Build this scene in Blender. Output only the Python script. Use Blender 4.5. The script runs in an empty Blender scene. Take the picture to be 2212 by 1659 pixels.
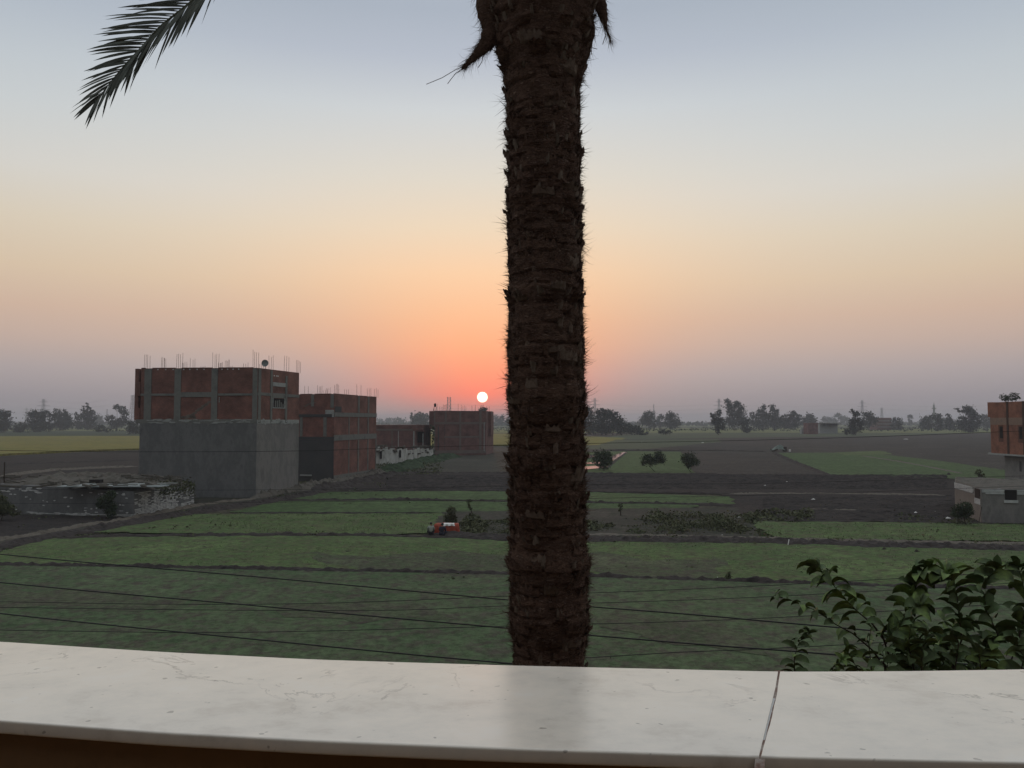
import bpy, bmesh, math, random
from mathutils import Vector, Matrix, noise
from mathutils.geometry import tessellate_polygon
PI = math.pi
R = math.radians
sc = bpy.context.scene
col = sc.collection
rnd = random.Random(7)

# ------------------------------------------------------------------ camera maths
F = 1671.0; CX = 1106.0; CY = 829.5; HOR = 910.0; H = 8.5
PITCH = math.atan((HOR - CY) / F)
FW = Vector((0, math.cos(PITCH), math.sin(PITCH)))
UP = Vector((0, -math.sin(PITCH), math.cos(PITCH)))
CAM = Vector((0, 0, H))
def D(vx, vy):
    d = FW * F + Vector((1, 0, 0)) * (vx - CX) - UP * (vy - CY)
    return d / d.y
def P(vx, vy, Y): return CAM + D(vx, vy) * Y
def Z(vx, vy, z):
    d = D(vx, vy); return CAM + d * ((z - H) / d.z)
def G(vx, vy): return Z(vx, vy, 0.0)
def PX(Y): return Y / F          # metres per reference pixel at depth Y

def lin(r, g, b, k=1.0):
    f = lambda c: ((c / 255 + .055) / 1.055) ** 2.4 if c > 10 else c / 255 / 12.92
    return (f(r) * k, f(g) * k, f(b) * k, 1)

# ------------------------------------------------------------------ materials
def nodes(name):
    m = bpy.data.materials.new(name); m.use_nodes = True
    nt = m.node_tree; b = nt.nodes['Principled BSDF']
    return m, nt, b
def N(nt, typ, **kw):
    n = nt.nodes.new(typ)
    for k, v in kw.items():
        if k in n.inputs: n.inputs[k].default_value = v
        else: setattr(n, k, v)
    return n
def ramp(nt, fac, stops):
    r = nt.nodes.new('ShaderNodeValToRGB')
    e = r.color_ramp.elements
    while len(e) > 1: e.remove(e[-1])
    e[0].position = stops[0][0]; e[0].color = stops[0][1]
    for p, c in stops[1:]:
        q = e.new(p); q.color = c
    nt.links.new(fac, r.inputs['Fac'])
    return r
def c4(c): return (c[0], c[1], c[2], 1)
def mat(name, cols, scale=1.0, rough=.9, bump=.3, bscale=None, detail=6, spec=.3, stretch=(1, 1, 1), bdist=.05, space='Object', sss=0):
    """noise-varied surface; cols = list of colours spread over the noise range"""
    m, nt, b = nodes(name)
    tc = N(nt, 'ShaderNodeTexCoord'); mp = N(nt, 'ShaderNodeMapping'); mp.inputs['Scale'].default_value = stretch
    nt.links.new(tc.outputs[space], mp.inputs['Vector'])
    n = N(nt, 'ShaderNodeTexNoise', Scale=scale, Detail=detail, Roughness=.65)
    nt.links.new(mp.outputs[0], n.inputs['Vector'])
    k = len(cols)
    st = [(.3 + .4 * i / max(1, k - 1), c4(c)) for i, c in enumerate(cols)]
    r = ramp(nt, n.outputs['Fac'], st)
    nt.links.new(r.outputs[0], b.inputs['Base Color'])
    b.inputs['Roughness'].default_value = rough
    b.inputs['Specular IOR Level'].default_value = spec
    if bump:
        n2 = N(nt, 'ShaderNodeTexNoise', Scale=bscale or scale * 6, Detail=8, Roughness=.7)
        nt.links.new(mp.outputs[0], n2.inputs['Vector'])
        bp = N(nt, 'ShaderNodeBump', Strength=bump, Distance=bdist)
        nt.links.new(n2.outputs['Fac'], bp.inputs['Height'])
        nt.links.new(bp.outputs[0], b.inputs['Normal'])
    return m
def field_mat(name, ca, cb, cc, s1=.05, s2=1.2, bump=.8, furrow=None, stretch=(1, 1, 1)):
    """field: big patches (ca/cb) broken by fine mottling towards cc, optional furrow lines (angle, spacing)"""
    m, nt, b = nodes(name)
    tc = N(nt, 'ShaderNodeTexCoord'); mp = N(nt, 'ShaderNodeMapping'); mp.inputs['Scale'].default_value = stretch
    nt.links.new(tc.outputs['Object'], mp.inputs['Vector'])
    big = N(nt, 'ShaderNodeTexNoise', Scale=s1, Detail=5, Roughness=.6)
    fine = N(nt, 'ShaderNodeTexNoise', Scale=s2, Detail=9, Roughness=.78)
    for n in (big, fine): nt.links.new(mp.outputs[0], n.inputs['Vector'])
    ks = lambda c, k: tuple(x * k for x in c)
    r1 = ramp(nt, big.outputs['Fac'], [(.36, c4(ks(ca, .95))), (.47, c4(ks(cb, 1.1))), (.53, c4(ks(ca, 1.05))), (.64, c4(ks(cb, 1.3)))])
    r2 = ramp(nt, fine.outputs['Fac'], [(.46, (0, 0, 0, 1)), (.6, (1, 1, 1, 1))])
    mx = N(nt, 'ShaderNodeMix', data_type='RGBA')
    nt.links.new(r2.outputs[0], mx.inputs[0]); nt.links.new(r1.outputs[0], mx.inputs[6]); mx.inputs[7].default_value = c4(cc)
    spk = N(nt, 'ShaderNodeTexNoise', Scale=s2 * 2.6, Detail=6, Roughness=.8); nt.links.new(mp.outputs[0], spk.inputs['Vector'])
    rs = ramp(nt, spk.outputs['Fac'], [(.38, (.66, .66, .66, 1)), (.5, (1, 1, 1, 1)), (.64, (1.4, 1.4, 1.4, 1))])
    mm = N(nt, 'ShaderNodeMix', data_type='RGBA', blend_type='MULTIPLY'); mm.inputs[0].default_value = 1
    nt.links.new(mx.outputs[2], mm.inputs[6]); nt.links.new(rs.outputs[0], mm.inputs[7])
    out = mm.outputs[2]
    bp = N(nt, 'ShaderNodeBump', Strength=bump * .8, Distance=.09)
    h = fine.outputs['Fac']
    if furrow:
        mr = N(nt, 'ShaderNodeMapping'); mr.inputs['Rotation'].default_value = (0, 0, R(furrow[0]))
        nt.links.new(tc.outputs['Object'], mr.inputs['Vector'])
        w = N(nt, 'ShaderNodeTexWave', Scale=1 / furrow[1] / 3.0, Distortion=2.5, Detail=3)
        w.inputs['Detail Scale'].default_value = 2
        nt.links.new(mr.outputs[0], w.inputs['Vector'])
        ad = N(nt, 'ShaderNodeMath', operation='MULTIPLY_ADD'); ad.inputs[1].default_value = .6
        nt.links.new(w.outputs['Fac'], ad.inputs[0]); nt.links.new(fine.outputs['Fac'], ad.inputs[2]); h = ad.outputs[0]
    nt.links.new(h, bp.inputs['Height']); nt.links.new(bp.outputs[0], b.inputs['Normal'])
    nt.links.new(out, b.inputs['Base Color'])
    b.inputs['Roughness'].default_value = .95; b.inputs['Specular IOR Level'].default_value = .1
    return m
def brick_mat(name, ca, cb, cm, sx=.25, sz=.08, blotch=.6):
    m, nt, b = nodes(name)
    uv = N(nt, 'ShaderNodeTexCoord')
    br = N(nt, 'ShaderNodeTexBrick', Scale=1.0)
    br.inputs['Color1'].default_value = c4(ca); br.inputs['Color2'].default_value = c4(cb); br.inputs['Mortar'].default_value = c4(cm)
    br.inputs['Mortar Size'].default_value = .012; br.inputs['Brick Width'].default_value = sx; br.inputs['Row Height'].default_value = sz
    nt.links.new(uv.outputs['UV'], br.inputs['Vector'])
    n = N(nt, 'ShaderNodeTexNoise', Scale=.55, Detail=7, Roughness=.7)
    nt.links.new(uv.outputs['Object'], n.inputs['Vector'])
    r = ramp(nt, n.outputs['Fac'], [(.3, (1 - blotch, 1 - blotch, 1 - blotch, 1)), (.7, (1.15, 1.15, 1.15, 1))])
    mx = N(nt, 'ShaderNodeMix', data_type='RGBA', blend_type='MULTIPLY'); mx.inputs[0].default_value = 1
    nt.links.new(br.outputs['Color'], mx.inputs[6]); nt.links.new(r.outputs[0], mx.inputs[7])
    nt.links.new(mx.outputs[2], b.inputs['Base Color'])
    bp = N(nt, 'ShaderNodeBump', Strength=.5, Distance=.02)
    nt.links.new(br.outputs['Fac'], bp.inputs['Height']); bp.invert = True
    nt.links.new(bp.outputs[0], b.inputs['Normal'])
    b.inputs['Roughness'].default_value = .9
    return m

M = {}
M['brick'] = brick_mat('red brick', (.27, .10, .075), (.185, .075, .06), (.20, .13, .105))
M['brick_dull'] = brick_mat('dull brick', (.23, .095, .08), (.17, .075, .066), (.17, .12, .105))
M['brick_orange'] = brick_mat('orange brick', (.36, .135, .075), (.28, .105, .062), (.25, .15, .11))
M['conc'] = mat('concrete', [(.11, .115, .11), (.175, .178, .165), (.14, .145, .135)], .8, .9, .3)
M['conc_dull'] = mat('dusty concrete', [(.13, .105, .095), (.17, .14, .125)], .8, .9, .2)
M['conc_pale'] = mat('pale concrete', [(.20, .22, .21), (.34, .36, .35), (.24, .25, .24)], 1.6, .9, .3)
M['plaster'] = mat('grey plaster', [(.095, .10, .104), (.165, .168, .168), (.12, .125, .126), (.18, .18, .178)], .8, .95, .8, 8, detail=12, stretch=(1, 1, .55))
M['plaster_warm'] = mat('warm grey plaster', [(.135, .132, .128), (.215, .208, .20), (.16, .158, .154), (.21, .205, .20)], .8, .95, .8, 8, detail=12, stretch=(1, 1, .55))
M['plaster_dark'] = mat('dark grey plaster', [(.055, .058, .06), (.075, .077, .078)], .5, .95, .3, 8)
M['stain'] = mat('mortar smear', [(.15, .12, .10), (.21, .18, .16)], 2, .95, 0)
M['white_paint'] = mat('chalky white paint', [(.45, .46, .45), (.68, .69, .68)], 1.2, .85, .1)
M['opening'] = mat('unlit interior', [(.012, .010, .010), (.02, .018, .017)], 2, .95, 0)
M['steel'] = mat('rusty rebar', [(.10, .06, .045), (.16, .10, .08)], 4, .7, 0)
M['pylon'] = mat('galvanised steel', [(.22, .23, .24), (.3, .31, .32)], .5, .6, 0)
M['cable'] = mat('black cable sheath', [(.006, .006, .008), (.012, .012, .014)], 4, .6, 0)
M['bark'] = mat('grey brown bark', [(.03, .024, .018), (.07, .055, .04)], 3, .95, .5)
M['leaf'] = mat('dark tree foliage', [(.022, .034, .018), (.045, .062, .03), (.03, .045, .026)], .6, .8, 0)
M['leaf_far'] = mat('far tree foliage', [(.018, .028, .020), (.035, .048, .032)], .15, .85, 0)
M['weed'] = mat('weed leaves', [(.045, .06, .03), (.09, .10, .05), (.075, .07, .045)], .8, .85, 0)
M['weed_dry'] = mat('dry weeds', [(.06, .055, .03), (.12, .10, .055)], 1.5, .9, 0)
M['grass'] = mat('field grass blades', [(.035, .062, .022), (.07, .115, .034), (.05, .08, .03)], .3, .85, 0)
M['soil'] = mat('dark clods of soil', [(.014, .012, .012), (.045, .037, .034), (.024, .021, .020)], 1.4, .98, .6, 6)
M['soil_pale'] = mat('dry trodden soil', [(.06, .05, .04), (.13, .115, .095), (.085, .072, .06)], 1.0, .98, .6, 5)
M['rubble'] = mat('rubble and straw', [(.045, .042, .036), (.11, .10, .085), (.065, .068, .055)], 1.5, .95, .7, 5)
M['white_scrap'] = mat('white plastic', [(.6, .6, .58), (.8, .8, .78)], 3, .7, 0)
M['red_cloth'] = mat('orange red cloth', [(.22, .035, .022), (.34, .07, .04), (.15, .022, .016)], 3, .8, .3)
M['sheet_metal'] = mat('weathered sheet', [(.16, .19, .19), (.27, .30, .30)], 1.2, .7, .2)
M['tarp'] = mat('faded green tarpaulin', [(.14, .19, .17), (.25, .30, .28)], .8, .8, .3)
M['skin'] = mat('skin', [(.20, .11, .075), (.25, .14, .10)], 5, .6, 0)
M['hair'] = mat('black hair', [(.008, .007, .007), (.015, .013, .012)], 8, .6, 0)
M['shirt'] = mat('pale shirt cloth', [(.24, .27, .24), (.32, .34, .30)], 4, .9, .1)
M['navy'] = mat('dark navy cloth', [(.014, .016, .03), (.03, .032, .05)], 4, .9, .1)
M['black_cloth'] = mat('black cloth', [(.008, .008, .01), (.014, .014, .016)], 4, .9, .1)

# ------------------------------------------------------------------ mesh builder
class MB:
    def __init__(s): s.v = []; s.f = []; s.mi = []
    def add(s, vs, fs, mi=0):
        o = len(s.v); s.v += [tuple(v) for v in vs]; s.f += [tuple(o + i for i in f) for f in fs]; s.mi += [mi] * len(fs)
    def box(s, c, ax, dims, mi=0):
        c = Vector(c); a = [Vector(x).normalized() * (d / 2) for x, d in zip(ax, dims)]
        vs = [c + a[0] * i + a[1] * j + a[2] * k for i in (-1, 1) for j in (-1, 1) for k in (-1, 1)]
        s.add(vs, [(0, 1, 3, 2), (4, 6, 7, 5), (0, 4, 5, 1), (2, 3, 7, 6), (0, 2, 6, 4), (1, 5, 7, 3)], mi)
    def prism(s, pts, z0, z1, mi=0):
        n = len(pts)
        z0s = z0 if isinstance(z0, (list, tuple)) else [z0] * n
        z1s = z1 if isinstance(z1, (list, tuple)) else [z1] * n
        vs = [(p[0], p[1], z) for p, z in zip(pts, z0s)] + [(p[0], p[1], z) for p, z in zip(pts, z1s)]
        fs = [(i, (i + 1) % n, n + (i + 1) % n, n + i) for i in range(n)]
        tri = tessellate_polygon([[Vector((p[0], p[1], 0)) for p in pts]])
        fs += [tuple(n + i for i in t) for t in tri] + [tuple(reversed(t)) for t in tri]
        s.add(vs, fs, mi)
    def tube(s, pts, rad, n=6, cap=True, mi=0):
        pts = [Vector(p) for p in pts]; rs = rad if isinstance(rad, (list, tuple)) else [rad] * len(pts)
        vs = []; up = Vector((0, 0, 1))
        for i, p in enumerate(pts):
            t = (pts[min(i + 1, len(pts) - 1)] - pts[max(i - 1, 0)]).normalized()
            a = t.cross(up if abs(t.z) < .95 else Vector((1, 0, 0))).normalized(); b = t.cross(a)
            for k in range(n):
                q = 2 * PI * k / n; vs.append(p + (a * math.cos(q) + b * math.sin(q)) * rs[i])
        fs = []
        for i in range(len(pts) - 1):
            for k in range(n):
                a0 = i * n + k; a1 = i * n + (k + 1) % n; fs.append((a0, a1, a1 + n, a0 + n))
        if cap: fs += [tuple(reversed(range(n))), tuple(range(len(vs) - n, len(vs)))]
        s.add(vs, fs, mi)
    def tri(s, c, size, rg=rnd, mi=0, flat=None):
        c = Vector(c)
        a = Vector((rg.gauss(0, 1), rg.gauss(0, 1), rg.gauss(0, 1)))
        if flat: a.z *= flat
        a.normalize(); b = Vector((rg.gauss(0, 1), rg.gauss(0, 1), rg.gauss(0, 1))).cross(a).normalized()
        L = size * rg.uniform(.6, 1.4)
        s.add([c - a * L * .5, c + b * L * .42, c + a * L * .5, c - b * L * .35], [(0, 1, 2, 3)], mi)
    def build(s, name, m, parent=None, smooth=False, loc=None):
        me = bpy.data.meshes.new(name); 
        off = Vector(loc) if loc is not None else Vector((0, 0, 0))
        vs = [(v[0] - off.x, v[1] - off.y, v[2] - off.z) for v in s.v] if loc is not None else s.v
        me.from_pydata(vs, [], s.f)
        ms = m if isinstance(m, (list, tuple)) else [m]
        for x in ms:
            if x: me.materials.append(x)
        if len(ms) > 1: me.polygons.foreach_set('material_index', s.mi)
        if smooth: me.polygons.foreach_set('use_smooth', [True] * len(me.polygons))
        if len(me.polygons) < 6000:
            uv = me.uv_layers.new(name='UVMap').data
            for p in me.polygons:
                n = p.normal
                if abs(n.z) > .8: t = None
                else: t = Vector((-n.y, n.x, 0)).normalized()
                for li in p.loop_indices:
                    co = me.vertices[me.loops[li].vertex_index].co
                    uv[li].uv = (co.x, co.y) if t is None else (co.x * t.x + co.y * t.y, co.z)
        o = bpy.data.objects.new(name, me); col.objects.link(o)
        if loc is not None: o.location = off
        if parent is not None:
            o.parent = parent
            w = Vector((0, 0, 0)); q = parent
            while q is not None: w += q.location; q = q.parent
            o.location = off - w
        return o
def tag(o, label, cat, group=None, kind=None):
    if label: o['label'] = label
    if cat: o['category'] = cat
    if group: o['group'] = group
    if kind: o['kind'] = kind
    return o
def thing(name, loc, label, cat, group=None):
    o = bpy.data.objects.new(name, None); col.objects.link(o); o.location = loc; o.empty_display_size = .3
    return tag(o, label, cat, group)
def struct(o): o['kind'] = 'structure'; return o

class Wall:
    """a vertical wall plane between two plan points; positions on it can be read from sight lines"""
    def __init__(s, p0, p1, out=None):
        s.p0 = Vector((p0[0], p0[1], 0)); s.p1 = Vector((p1[0], p1[1], 0)); s.t = (s.p1 - s.p0).normalized(); s.L = (s.p1 - s.p0).length
        n = Vector((s.t.y, -s.t.x, 0))
        if n.dot(Vector((CAM.x, CAM.y, 0)) - s.p0) < 0: n = -n
        s.n = n
    def s_at(s, vx):
        d = D(vx, 900); # horizontal ray
        # cam + d*k = p0 + t*u
        a, b, c, e = d.x, -s.t.x, d.y, -s.t.y
        rx, ry = s.p0.x - CAM.x, s.p0.y - CAM.y
        det = a * e - b * c
        k = (rx * e - b * ry) / det; u = (a * ry - rx * c) / det
        s.k = k
        return u
    def z_at(s, vx, vy):
        s.s_at(vx); return H + D(vx, vy).z * s.k
    def rect(s, mb, u0, u1, z0, z1, proud=.03, back=.05, mi=0):
        c = s.p0 + s.t * ((u0 + u1) / 2) + s.n * ((proud - back) / 2) + Vector((0, 0, (z0 + z1) / 2))
        mb.box(c, (s.t, s.n, (0, 0, 1)), (abs(u1 - u0), proud + back, abs(z1 - z0)), mi)
    def vrect(s, mb, vx0, vx1, z0, z1, **k): s.rect(mb, s.s_at(vx0), s.s_at(vx1), z0, z1, **k)
    def pt(s, u, z, off=0): return s.p0 + s.t * u + s.n * off + Vector((0, 0, z))
    def lump(s, mb, u, z, w, h, rg, proud=.035):
        n = rg.randint(6, 9); vs = []
        for i in range(n):
            a = 2 * PI * i / n; k = rg.uniform(.6, 1.15)
            vs.append(s.pt(u + math.cos(a) * w / 2 * k, z + math.sin(a) * h / 2 * k, proud))
        vs2 = [v - s.n * (proud + .02) for v in vs]
        mb.add(vs + vs2, [tuple(range(n))] + [(i, (i + 1) % n, n + (i + 1) % n, n + i) for i in range(n)])

def GY(Y): return HOR + H * F / Y
def fp(vx, Y):
    d = D(vx, 900); return (d.x * Y, Y)

# ------------------------------------------------------------------ camera
cam = bpy.data.cameras.new('camera'); camo = bpy.data.objects.new('camera', cam); col.objects.link(camo)
cam.sensor_width = 36; cam.lens = 36 * F / 2212; cam.clip_end = 20000; cam.clip_start = .05
camo.location = CAM; camo.rotation_euler = (PI / 2 + PITCH, 0, 0)
sc.camera = camo

# ------------------------------------------------------------------ sky, sun
SUN_EL = math.degrees(math.atan((HOR - 858) / F)); SUN_AZ = math.degrees(math.atan((1042 - CX) / F))   # az: + = right of +Y
sd = Vector((math.sin(R(SUN_AZ)) * math.cos(R(SUN_EL)), math.cos(R(SUN_AZ)) * math.cos(R(SUN_EL)), math.sin(R(SUN_EL))))
w = bpy.data.worlds.new('World'); sc.world = w; w.use_nodes = True
nt = w.node_tree; nt.nodes.clear()
out = N(nt, 'ShaderNodeOutputWorld'); bg = N(nt, 'ShaderNodeBackground', Strength=1.0)
nt.links.new(bg.outputs[0], out.inputs[0])
tc = N(nt, 'ShaderNodeTexCoord'); sep = N(nt, 'ShaderNodeSeparateXYZ')
nrm = N(nt, 'ShaderNodeVectorMath', operation='NORMALIZE'); nt.links.new(tc.outputs['Generated'], nrm.inputs[0])
nt.links.new(nrm.outputs[0], sep.inputs[0])
def MA(op, a, b=None, c=None, clamp=False):
    n = N(nt, 'ShaderNodeMath', operation=op, use_clamp=clamp)
    for i, x in enumerate((a, b, c)):
        if x is None: continue
        if isinstance(x, (int, float)): n.inputs[i].default_value = x
        else: nt.links.new(x, n.inputs[i])
    return n.outputs[0]
el = MA('MULTIPLY', MA('ARCSINE', sep.outputs[2]), 1 / (PI / 2))     # 0..1 = 0..90 deg
def e_of(y): return max(0.0, math.degrees(math.atan((HOR - y) / F)) / 90)
A = [(0, (150, 148, 156)), (45, (156, 151, 158)), (100, (178, 167, 168)), (160, (202, 178, 166)), (215, (214, 185, 165)), (290, (222, 200, 174)),
     (380, (222, 210, 190)), (480, (216, 215, 210)), (600, (202, 209, 213)), (760, (182, 192, 202)), (910, (166, 178, 188))]
B = [(0, (152, 128, 136)), (30, (192, 122, 124)), (58, (236, 120, 108)), (105, (244, 150, 120)), (160, (250, 174, 132)), (230, (251, 193, 150)),
     (320, (252, 210, 170)), (420, (240, 218, 190)), (530, (226, 218, 204)), (680, (208, 212, 214)), (800, (184, 191, 203)), (910, (171, 180, 193))]
ZEN = [(40 / 90, lin(190, 197, 205)), (60 / 90, lin(208, 212, 215)), (1.0, lin(214, 217, 219))]
rA = ramp(nt, el, [(e_of(HOR - a), lin(*c)) for a, c in A] + ZEN)
rB = ramp(nt, el, [(e_of(HOR - a), lin(*c)) for a, c in B] + ZEN)
az = MA('ARCTAN2', sep.outputs[0], sep.outputs[1])
da = MA('SUBTRACT', az, R(SUN_AZ))
sg = MA('MULTIPLY_ADD', el, R(90 * 1.0), R(5.2)); dq = MA('DIVIDE', da, sg)
g1 = MA('EXPONENT', MA('MULTIPLY', MA('MULTIPLY', dq, dq), -1.0))
mx = N(nt, 'ShaderNodeMix', data_type='RGBA'); nt.links.new(g1, mx.inputs[0]); nt.links.new(rA.outputs[0], mx.inputs[6]); nt.links.new(rB.outputs[0], mx.inputs[7])
# the eastern half of the sky, away from the sun, is dimmer near the horizon
back = MA('MULTIPLY_ADD', MA('SUBTRACT', MA('COSINE', az), 1.0), .5, 1.0)             # 1 toward sun .. 0 away
lowk = MA('SUBTRACT', 1.0, MA('MULTIPLY', el, 1.6), clamp=True)                        # 1 at horizon .. 0 above 56 deg
dim = MA('SUBTRACT', 1.0, MA('MULTIPLY', MA('MULTIPLY', MA('SUBTRACT', 1.0, back), lowk), .85))
v1 = N(nt, 'ShaderNodeVectorMath', operation='SCALE'); nt.links.new(mx.outputs[2], v1.inputs[0]); nt.links.new(dim, v1.inputs['Scale'])
# red glow and disc of the sun
dt = N(nt, 'ShaderNodeVectorMath', operation='DOT_PRODUCT'); nt.links.new(nrm.outputs[0], dt.inputs[0]); dt.inputs[1].default_value = sd
ang = MA('ARCCOSINE', MA('MINIMUM', dt.outputs['Value'], 1.0))
g2 = MA('EXPONENT', MA('MULTIPLY', MA('DIVIDE', ang, R(2.6)), -1.0))
g3 = MA('EXPONENT', MA('MULTIPLY', MA('MULTIPLY', ang, ang), -1 / (R(5.5) ** 2)))
disc = MA('SUBTRACT', 1.0, MA('DIVIDE', MA('SUBTRACT', ang, R(.27)), R(.14)), clamp=True)
def addc(vec, fac, colr):
    s_ = N(nt, 'ShaderNodeVectorMath', operation='SCALE'); s_.inputs[0].default_value = colr; nt.links.new(fac, s_.inputs['Scale'])
    a_ = N(nt, 'ShaderNodeVectorMath', operation='ADD'); nt.links.new(vec, a_.inputs[0]); nt.links.new(s_.outputs[0], a_.inputs[1]); return a_.outputs[0]
v = addc(v1.outputs[0], g2, (.30, .01, .0)); v = addc(v, g3, (.03, .0, .0)); v = addc(v, disc, (7, 5.2, 3.6))
sk = N(nt, 'ShaderNodeTexSky', sky_type='NISHITA', sun_disc=False, sun_elevation=R(SUN_EL), sun_rotation=R(SUN_AZ))
sks = N(nt, 'ShaderNodeVectorMath', operation='SCALE'); nt.links.new(sk.outputs[0], sks.inputs[0]); sks.inputs['Scale'].default_value = .006
fin = N(nt, 'ShaderNodeVectorMath', operation='ADD'); nt.links.new(v, fin.inputs[0]); nt.links.new(sks.outputs[0], fin.inputs[1])
nt.links.new(fin.outputs[0], bg.inputs['Color'])
sl = bpy.data.lights.new('sun', 'SUN'); sl.energy = .3; sl.angle = R(.5); sl.color = (1, .42, .2)
slo = bpy.data.objects.new('sun', sl); col.objects.link(slo); slo.location = (0, 0, 60)
slo.rotation_euler = (-sd).to_track_quat('-Z', 'Y').to_euler()
sc.view_settings.view_transform = 'Standard'; sc.view_settings.look = 'None'; sc.view_settings.exposure = 0; sc.view_settings.gamma = 1
sc.cycles.use_denoising = True
sc.cycles.max_bounces = 6; sc.cycles.diffuse_bounces = 3; sc.cycles.volume_bounces = 1; sc.cycles.glossy_bounces = 3

# ------------------------------------------------------------------ ground
def blob_noise(x, y, s, seed=0): return noise.noise(Vector((x * s + seed, y * s - seed, seed * 1.7)))
GM = {}
GM['ground'] = field_mat('brown green earth', (.05, .052, .036), (.075, .068, .048), (.03, .028, .022), .02, .5)
GM['ng'] = field_mat('rough low clover field', (.060, .094, .046), (.078, .108, .056), (.074, .068, .052), .06, 1.1, 1.0)
GM['gg'] = field_mat('bright clover field', (.070, .112, .043), (.088, .130, .050), (.084, .082, .05), .07, 1.1, .9)
GM['fg'] = field_mat('far clover field', (.060, .10, .038), (.072, .108, .048), (.05, .065, .034), .05, .7, .5)
GM['pg'] = field_mat('pale green far field', (.06, .08, .045), (.075, .09, .055), (.06, .065, .045), .03, .5, .4)
GM['yg'] = field_mat('yellow ripening crop', (.155, .145, .035), (.12, .125, .035), (.19, .155, .05), .02, .35, .5, stretch=(.3, 1, 1))
GM['yf'] = field_mat('far yellow green crop', (.13, .15, .055), (.10, .125, .05), (.16, .16, .07), .012, .2, .4, stretch=(.3, 1, 1))
GM['dk'] = field_mat('dark ploughed earth', (.022, .020, .020), (.031, .027, .026), (.046, .039, .036), .05, 1.3, 1.2)
GM['dkf'] = field_mat('far ploughed earth', (.044, .040, .036), (.060, .054, .047), (.034, .032, .030), .03, .7, .9, furrow=(20, 1.6))
GM['dkl'] = field_mat('dark furrowed earth', (.026, .023, .021), (.038, .033, .029), (.020, .019, .018), .03, .7, .9, furrow=(84, 2.2))
GM['br'] = field_mat('bare grey brown earth', (.045, .042, .036), (.058, .052, .044), (.038, .044, .032), .04, .8, .6)
GM['dg'] = field_mat('dark green crop', (.030, .048, .026), (.042, .060, .034), (.025, .038, .022), .03, .5, .5)

mb = MB()
R1 = 6000
n = 48
ring = [(R1 * math.cos(2 * PI * i / n), R1 * math.sin(2 * PI * i / n), 0) for i in range(n)]
mb.add([(0, 0, 0)] + ring, [(0, 1 + i, 1 + (i + 1) % n) for i in range(n)])
struct(mb.build('ground', GM['ground']))

level = [0]
def densify(pts, step, jit, seed):
    out = []
    k = len(pts)
    for i in range(k):
        a, b = pts[i], pts[(i + 1) % k]; L = (b - a).length; m = max(1, min(400, int(L / step)))
        t = (b - a).normalized() if L > 0 else Vector((1, 0, 0)); nn = Vector((-t.y, t.x, 0))
        for j in range(m):
            p = a + (b - a) * (j / m)
            if jit: p = p + nn * (noise.noise(Vector((p.x, p.y, seed)) / (step * 2.2)) * jit * 2 + noise.noise(Vector((p.x, p.y, seed + 5)) / (step * .9)) * jit * .8)
            out.append(p)
    return out
def field(name, vpts, m, jit=.35, step=None, thick=0.0):
    """a field sheet; its corners are read from sight lines to the ground"""
    level[0] += 1; z = .004 * level[0]
    pts = [G(x, y) for x, y in vpts]
    dist = sum(p.y for p in pts) / len(pts)
    step = step or max(.5, dist * .008)
    pts = densify([Vector((p.x, p.y, 0)) for p in pts], step, jit, level[0])
    mb = MB()
    if thick: mb.prism([(p.x, p.y) for p in pts], 0.001, thick)
    else:
        tri = tessellate_polygon([[p for p in pts]])
        vs = [(p.x, p.y, z) for p in pts]
        fs = []
        for t in tri:
            a, b, c = (Vector(vs[i]) for i in t)
            fs.append(t if (b - a).cross(c - a).z > 0 else tuple(reversed(t)))
        mb.add(vs, fs)
    return struct(mb.build(name, m))
E = 3200; W0 = -1000
# far strips first, working toward the camera
field('far_crop_field', [(W0, 916), (E, 916), (E, 935), (W0, 935)], GM['yf'], 3)
field('far_dark_field', [(W0, 921.5), (1000, 921), (E, 921), (E, 924.5), (W0, 925)], GM['pg'], 3)
field('dark_green_crop', [(W0, 931), (305, 931), (640, 930), (640, 944), (305, 943), (W0, 947)], GM['dg'], .8)
field('yellow_crop_field', [(W0, 948), (200, 943.5), (305, 944), (700, 940), (1130, 938), (1130, 963), (935, 965), (640, 970), (305, 972), (180, 976), (0, 985), (W0, 1004)], GM['yg'], .5, thick=.5)
field('ploughed_field', [(W0, 1005), (0, 986), (180, 977), (305, 973), (640, 973), (640, 1062), (305, 1062), (0, 1062), (W0, 1075)], GM['dkl'], .8)
field('bare_field', [(660, 1022), (935, 985), (935, 965), (1130, 963.5), (1300, 975), (1300, 1024), (900, 1024)], GM['br'], .6)
field('far_ploughed_field', [(1265, 935.5), (1900, 936), (E, 933), (E, 1040), (1265, 1022)], GM['dkf'], .8)
field('grey_green_field', [(1370, 935.5), (1700, 936.5), (1980, 935.5), (2140, 935), (1905, 942), (1640, 945), (1340, 949), (1290, 948)], GM['pg'], .8)
field('yellow_patch_field', [(1240, 941), (1352, 946), (1322, 958), (1290, 962), (1240, 963)], GM['yg'], .8)
field('dull_green_field', [(1240, 964), (1290, 963), (1330, 950), (1550, 949), (1560, 955), (1400, 970), (1240, 971)], GM['pg'], .8)
field('sapling_field', [(1230, 977), (1355, 974.5), (1471, 976), (1503, 1024), (1230, 1024)], GM['fg'], .4)
field('dim_ploughed_field', [(1474, 975), (1662, 976), (1785, 1027), (1506, 1024)], GM['dkf'], .4)
field('dirt_track', [(1440, 972.5), (1669, 977), (1672, 979), (1440, 974.5)], GM['br'], .3)
field('wedge_field', [(1669, 979), (1785, 978), (1904, 982), (2023, 995), (2160, 1015), (E, 1050), (E, 1060), (2060, 1039), (1792, 1028)], GM['fg'], .5)
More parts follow.
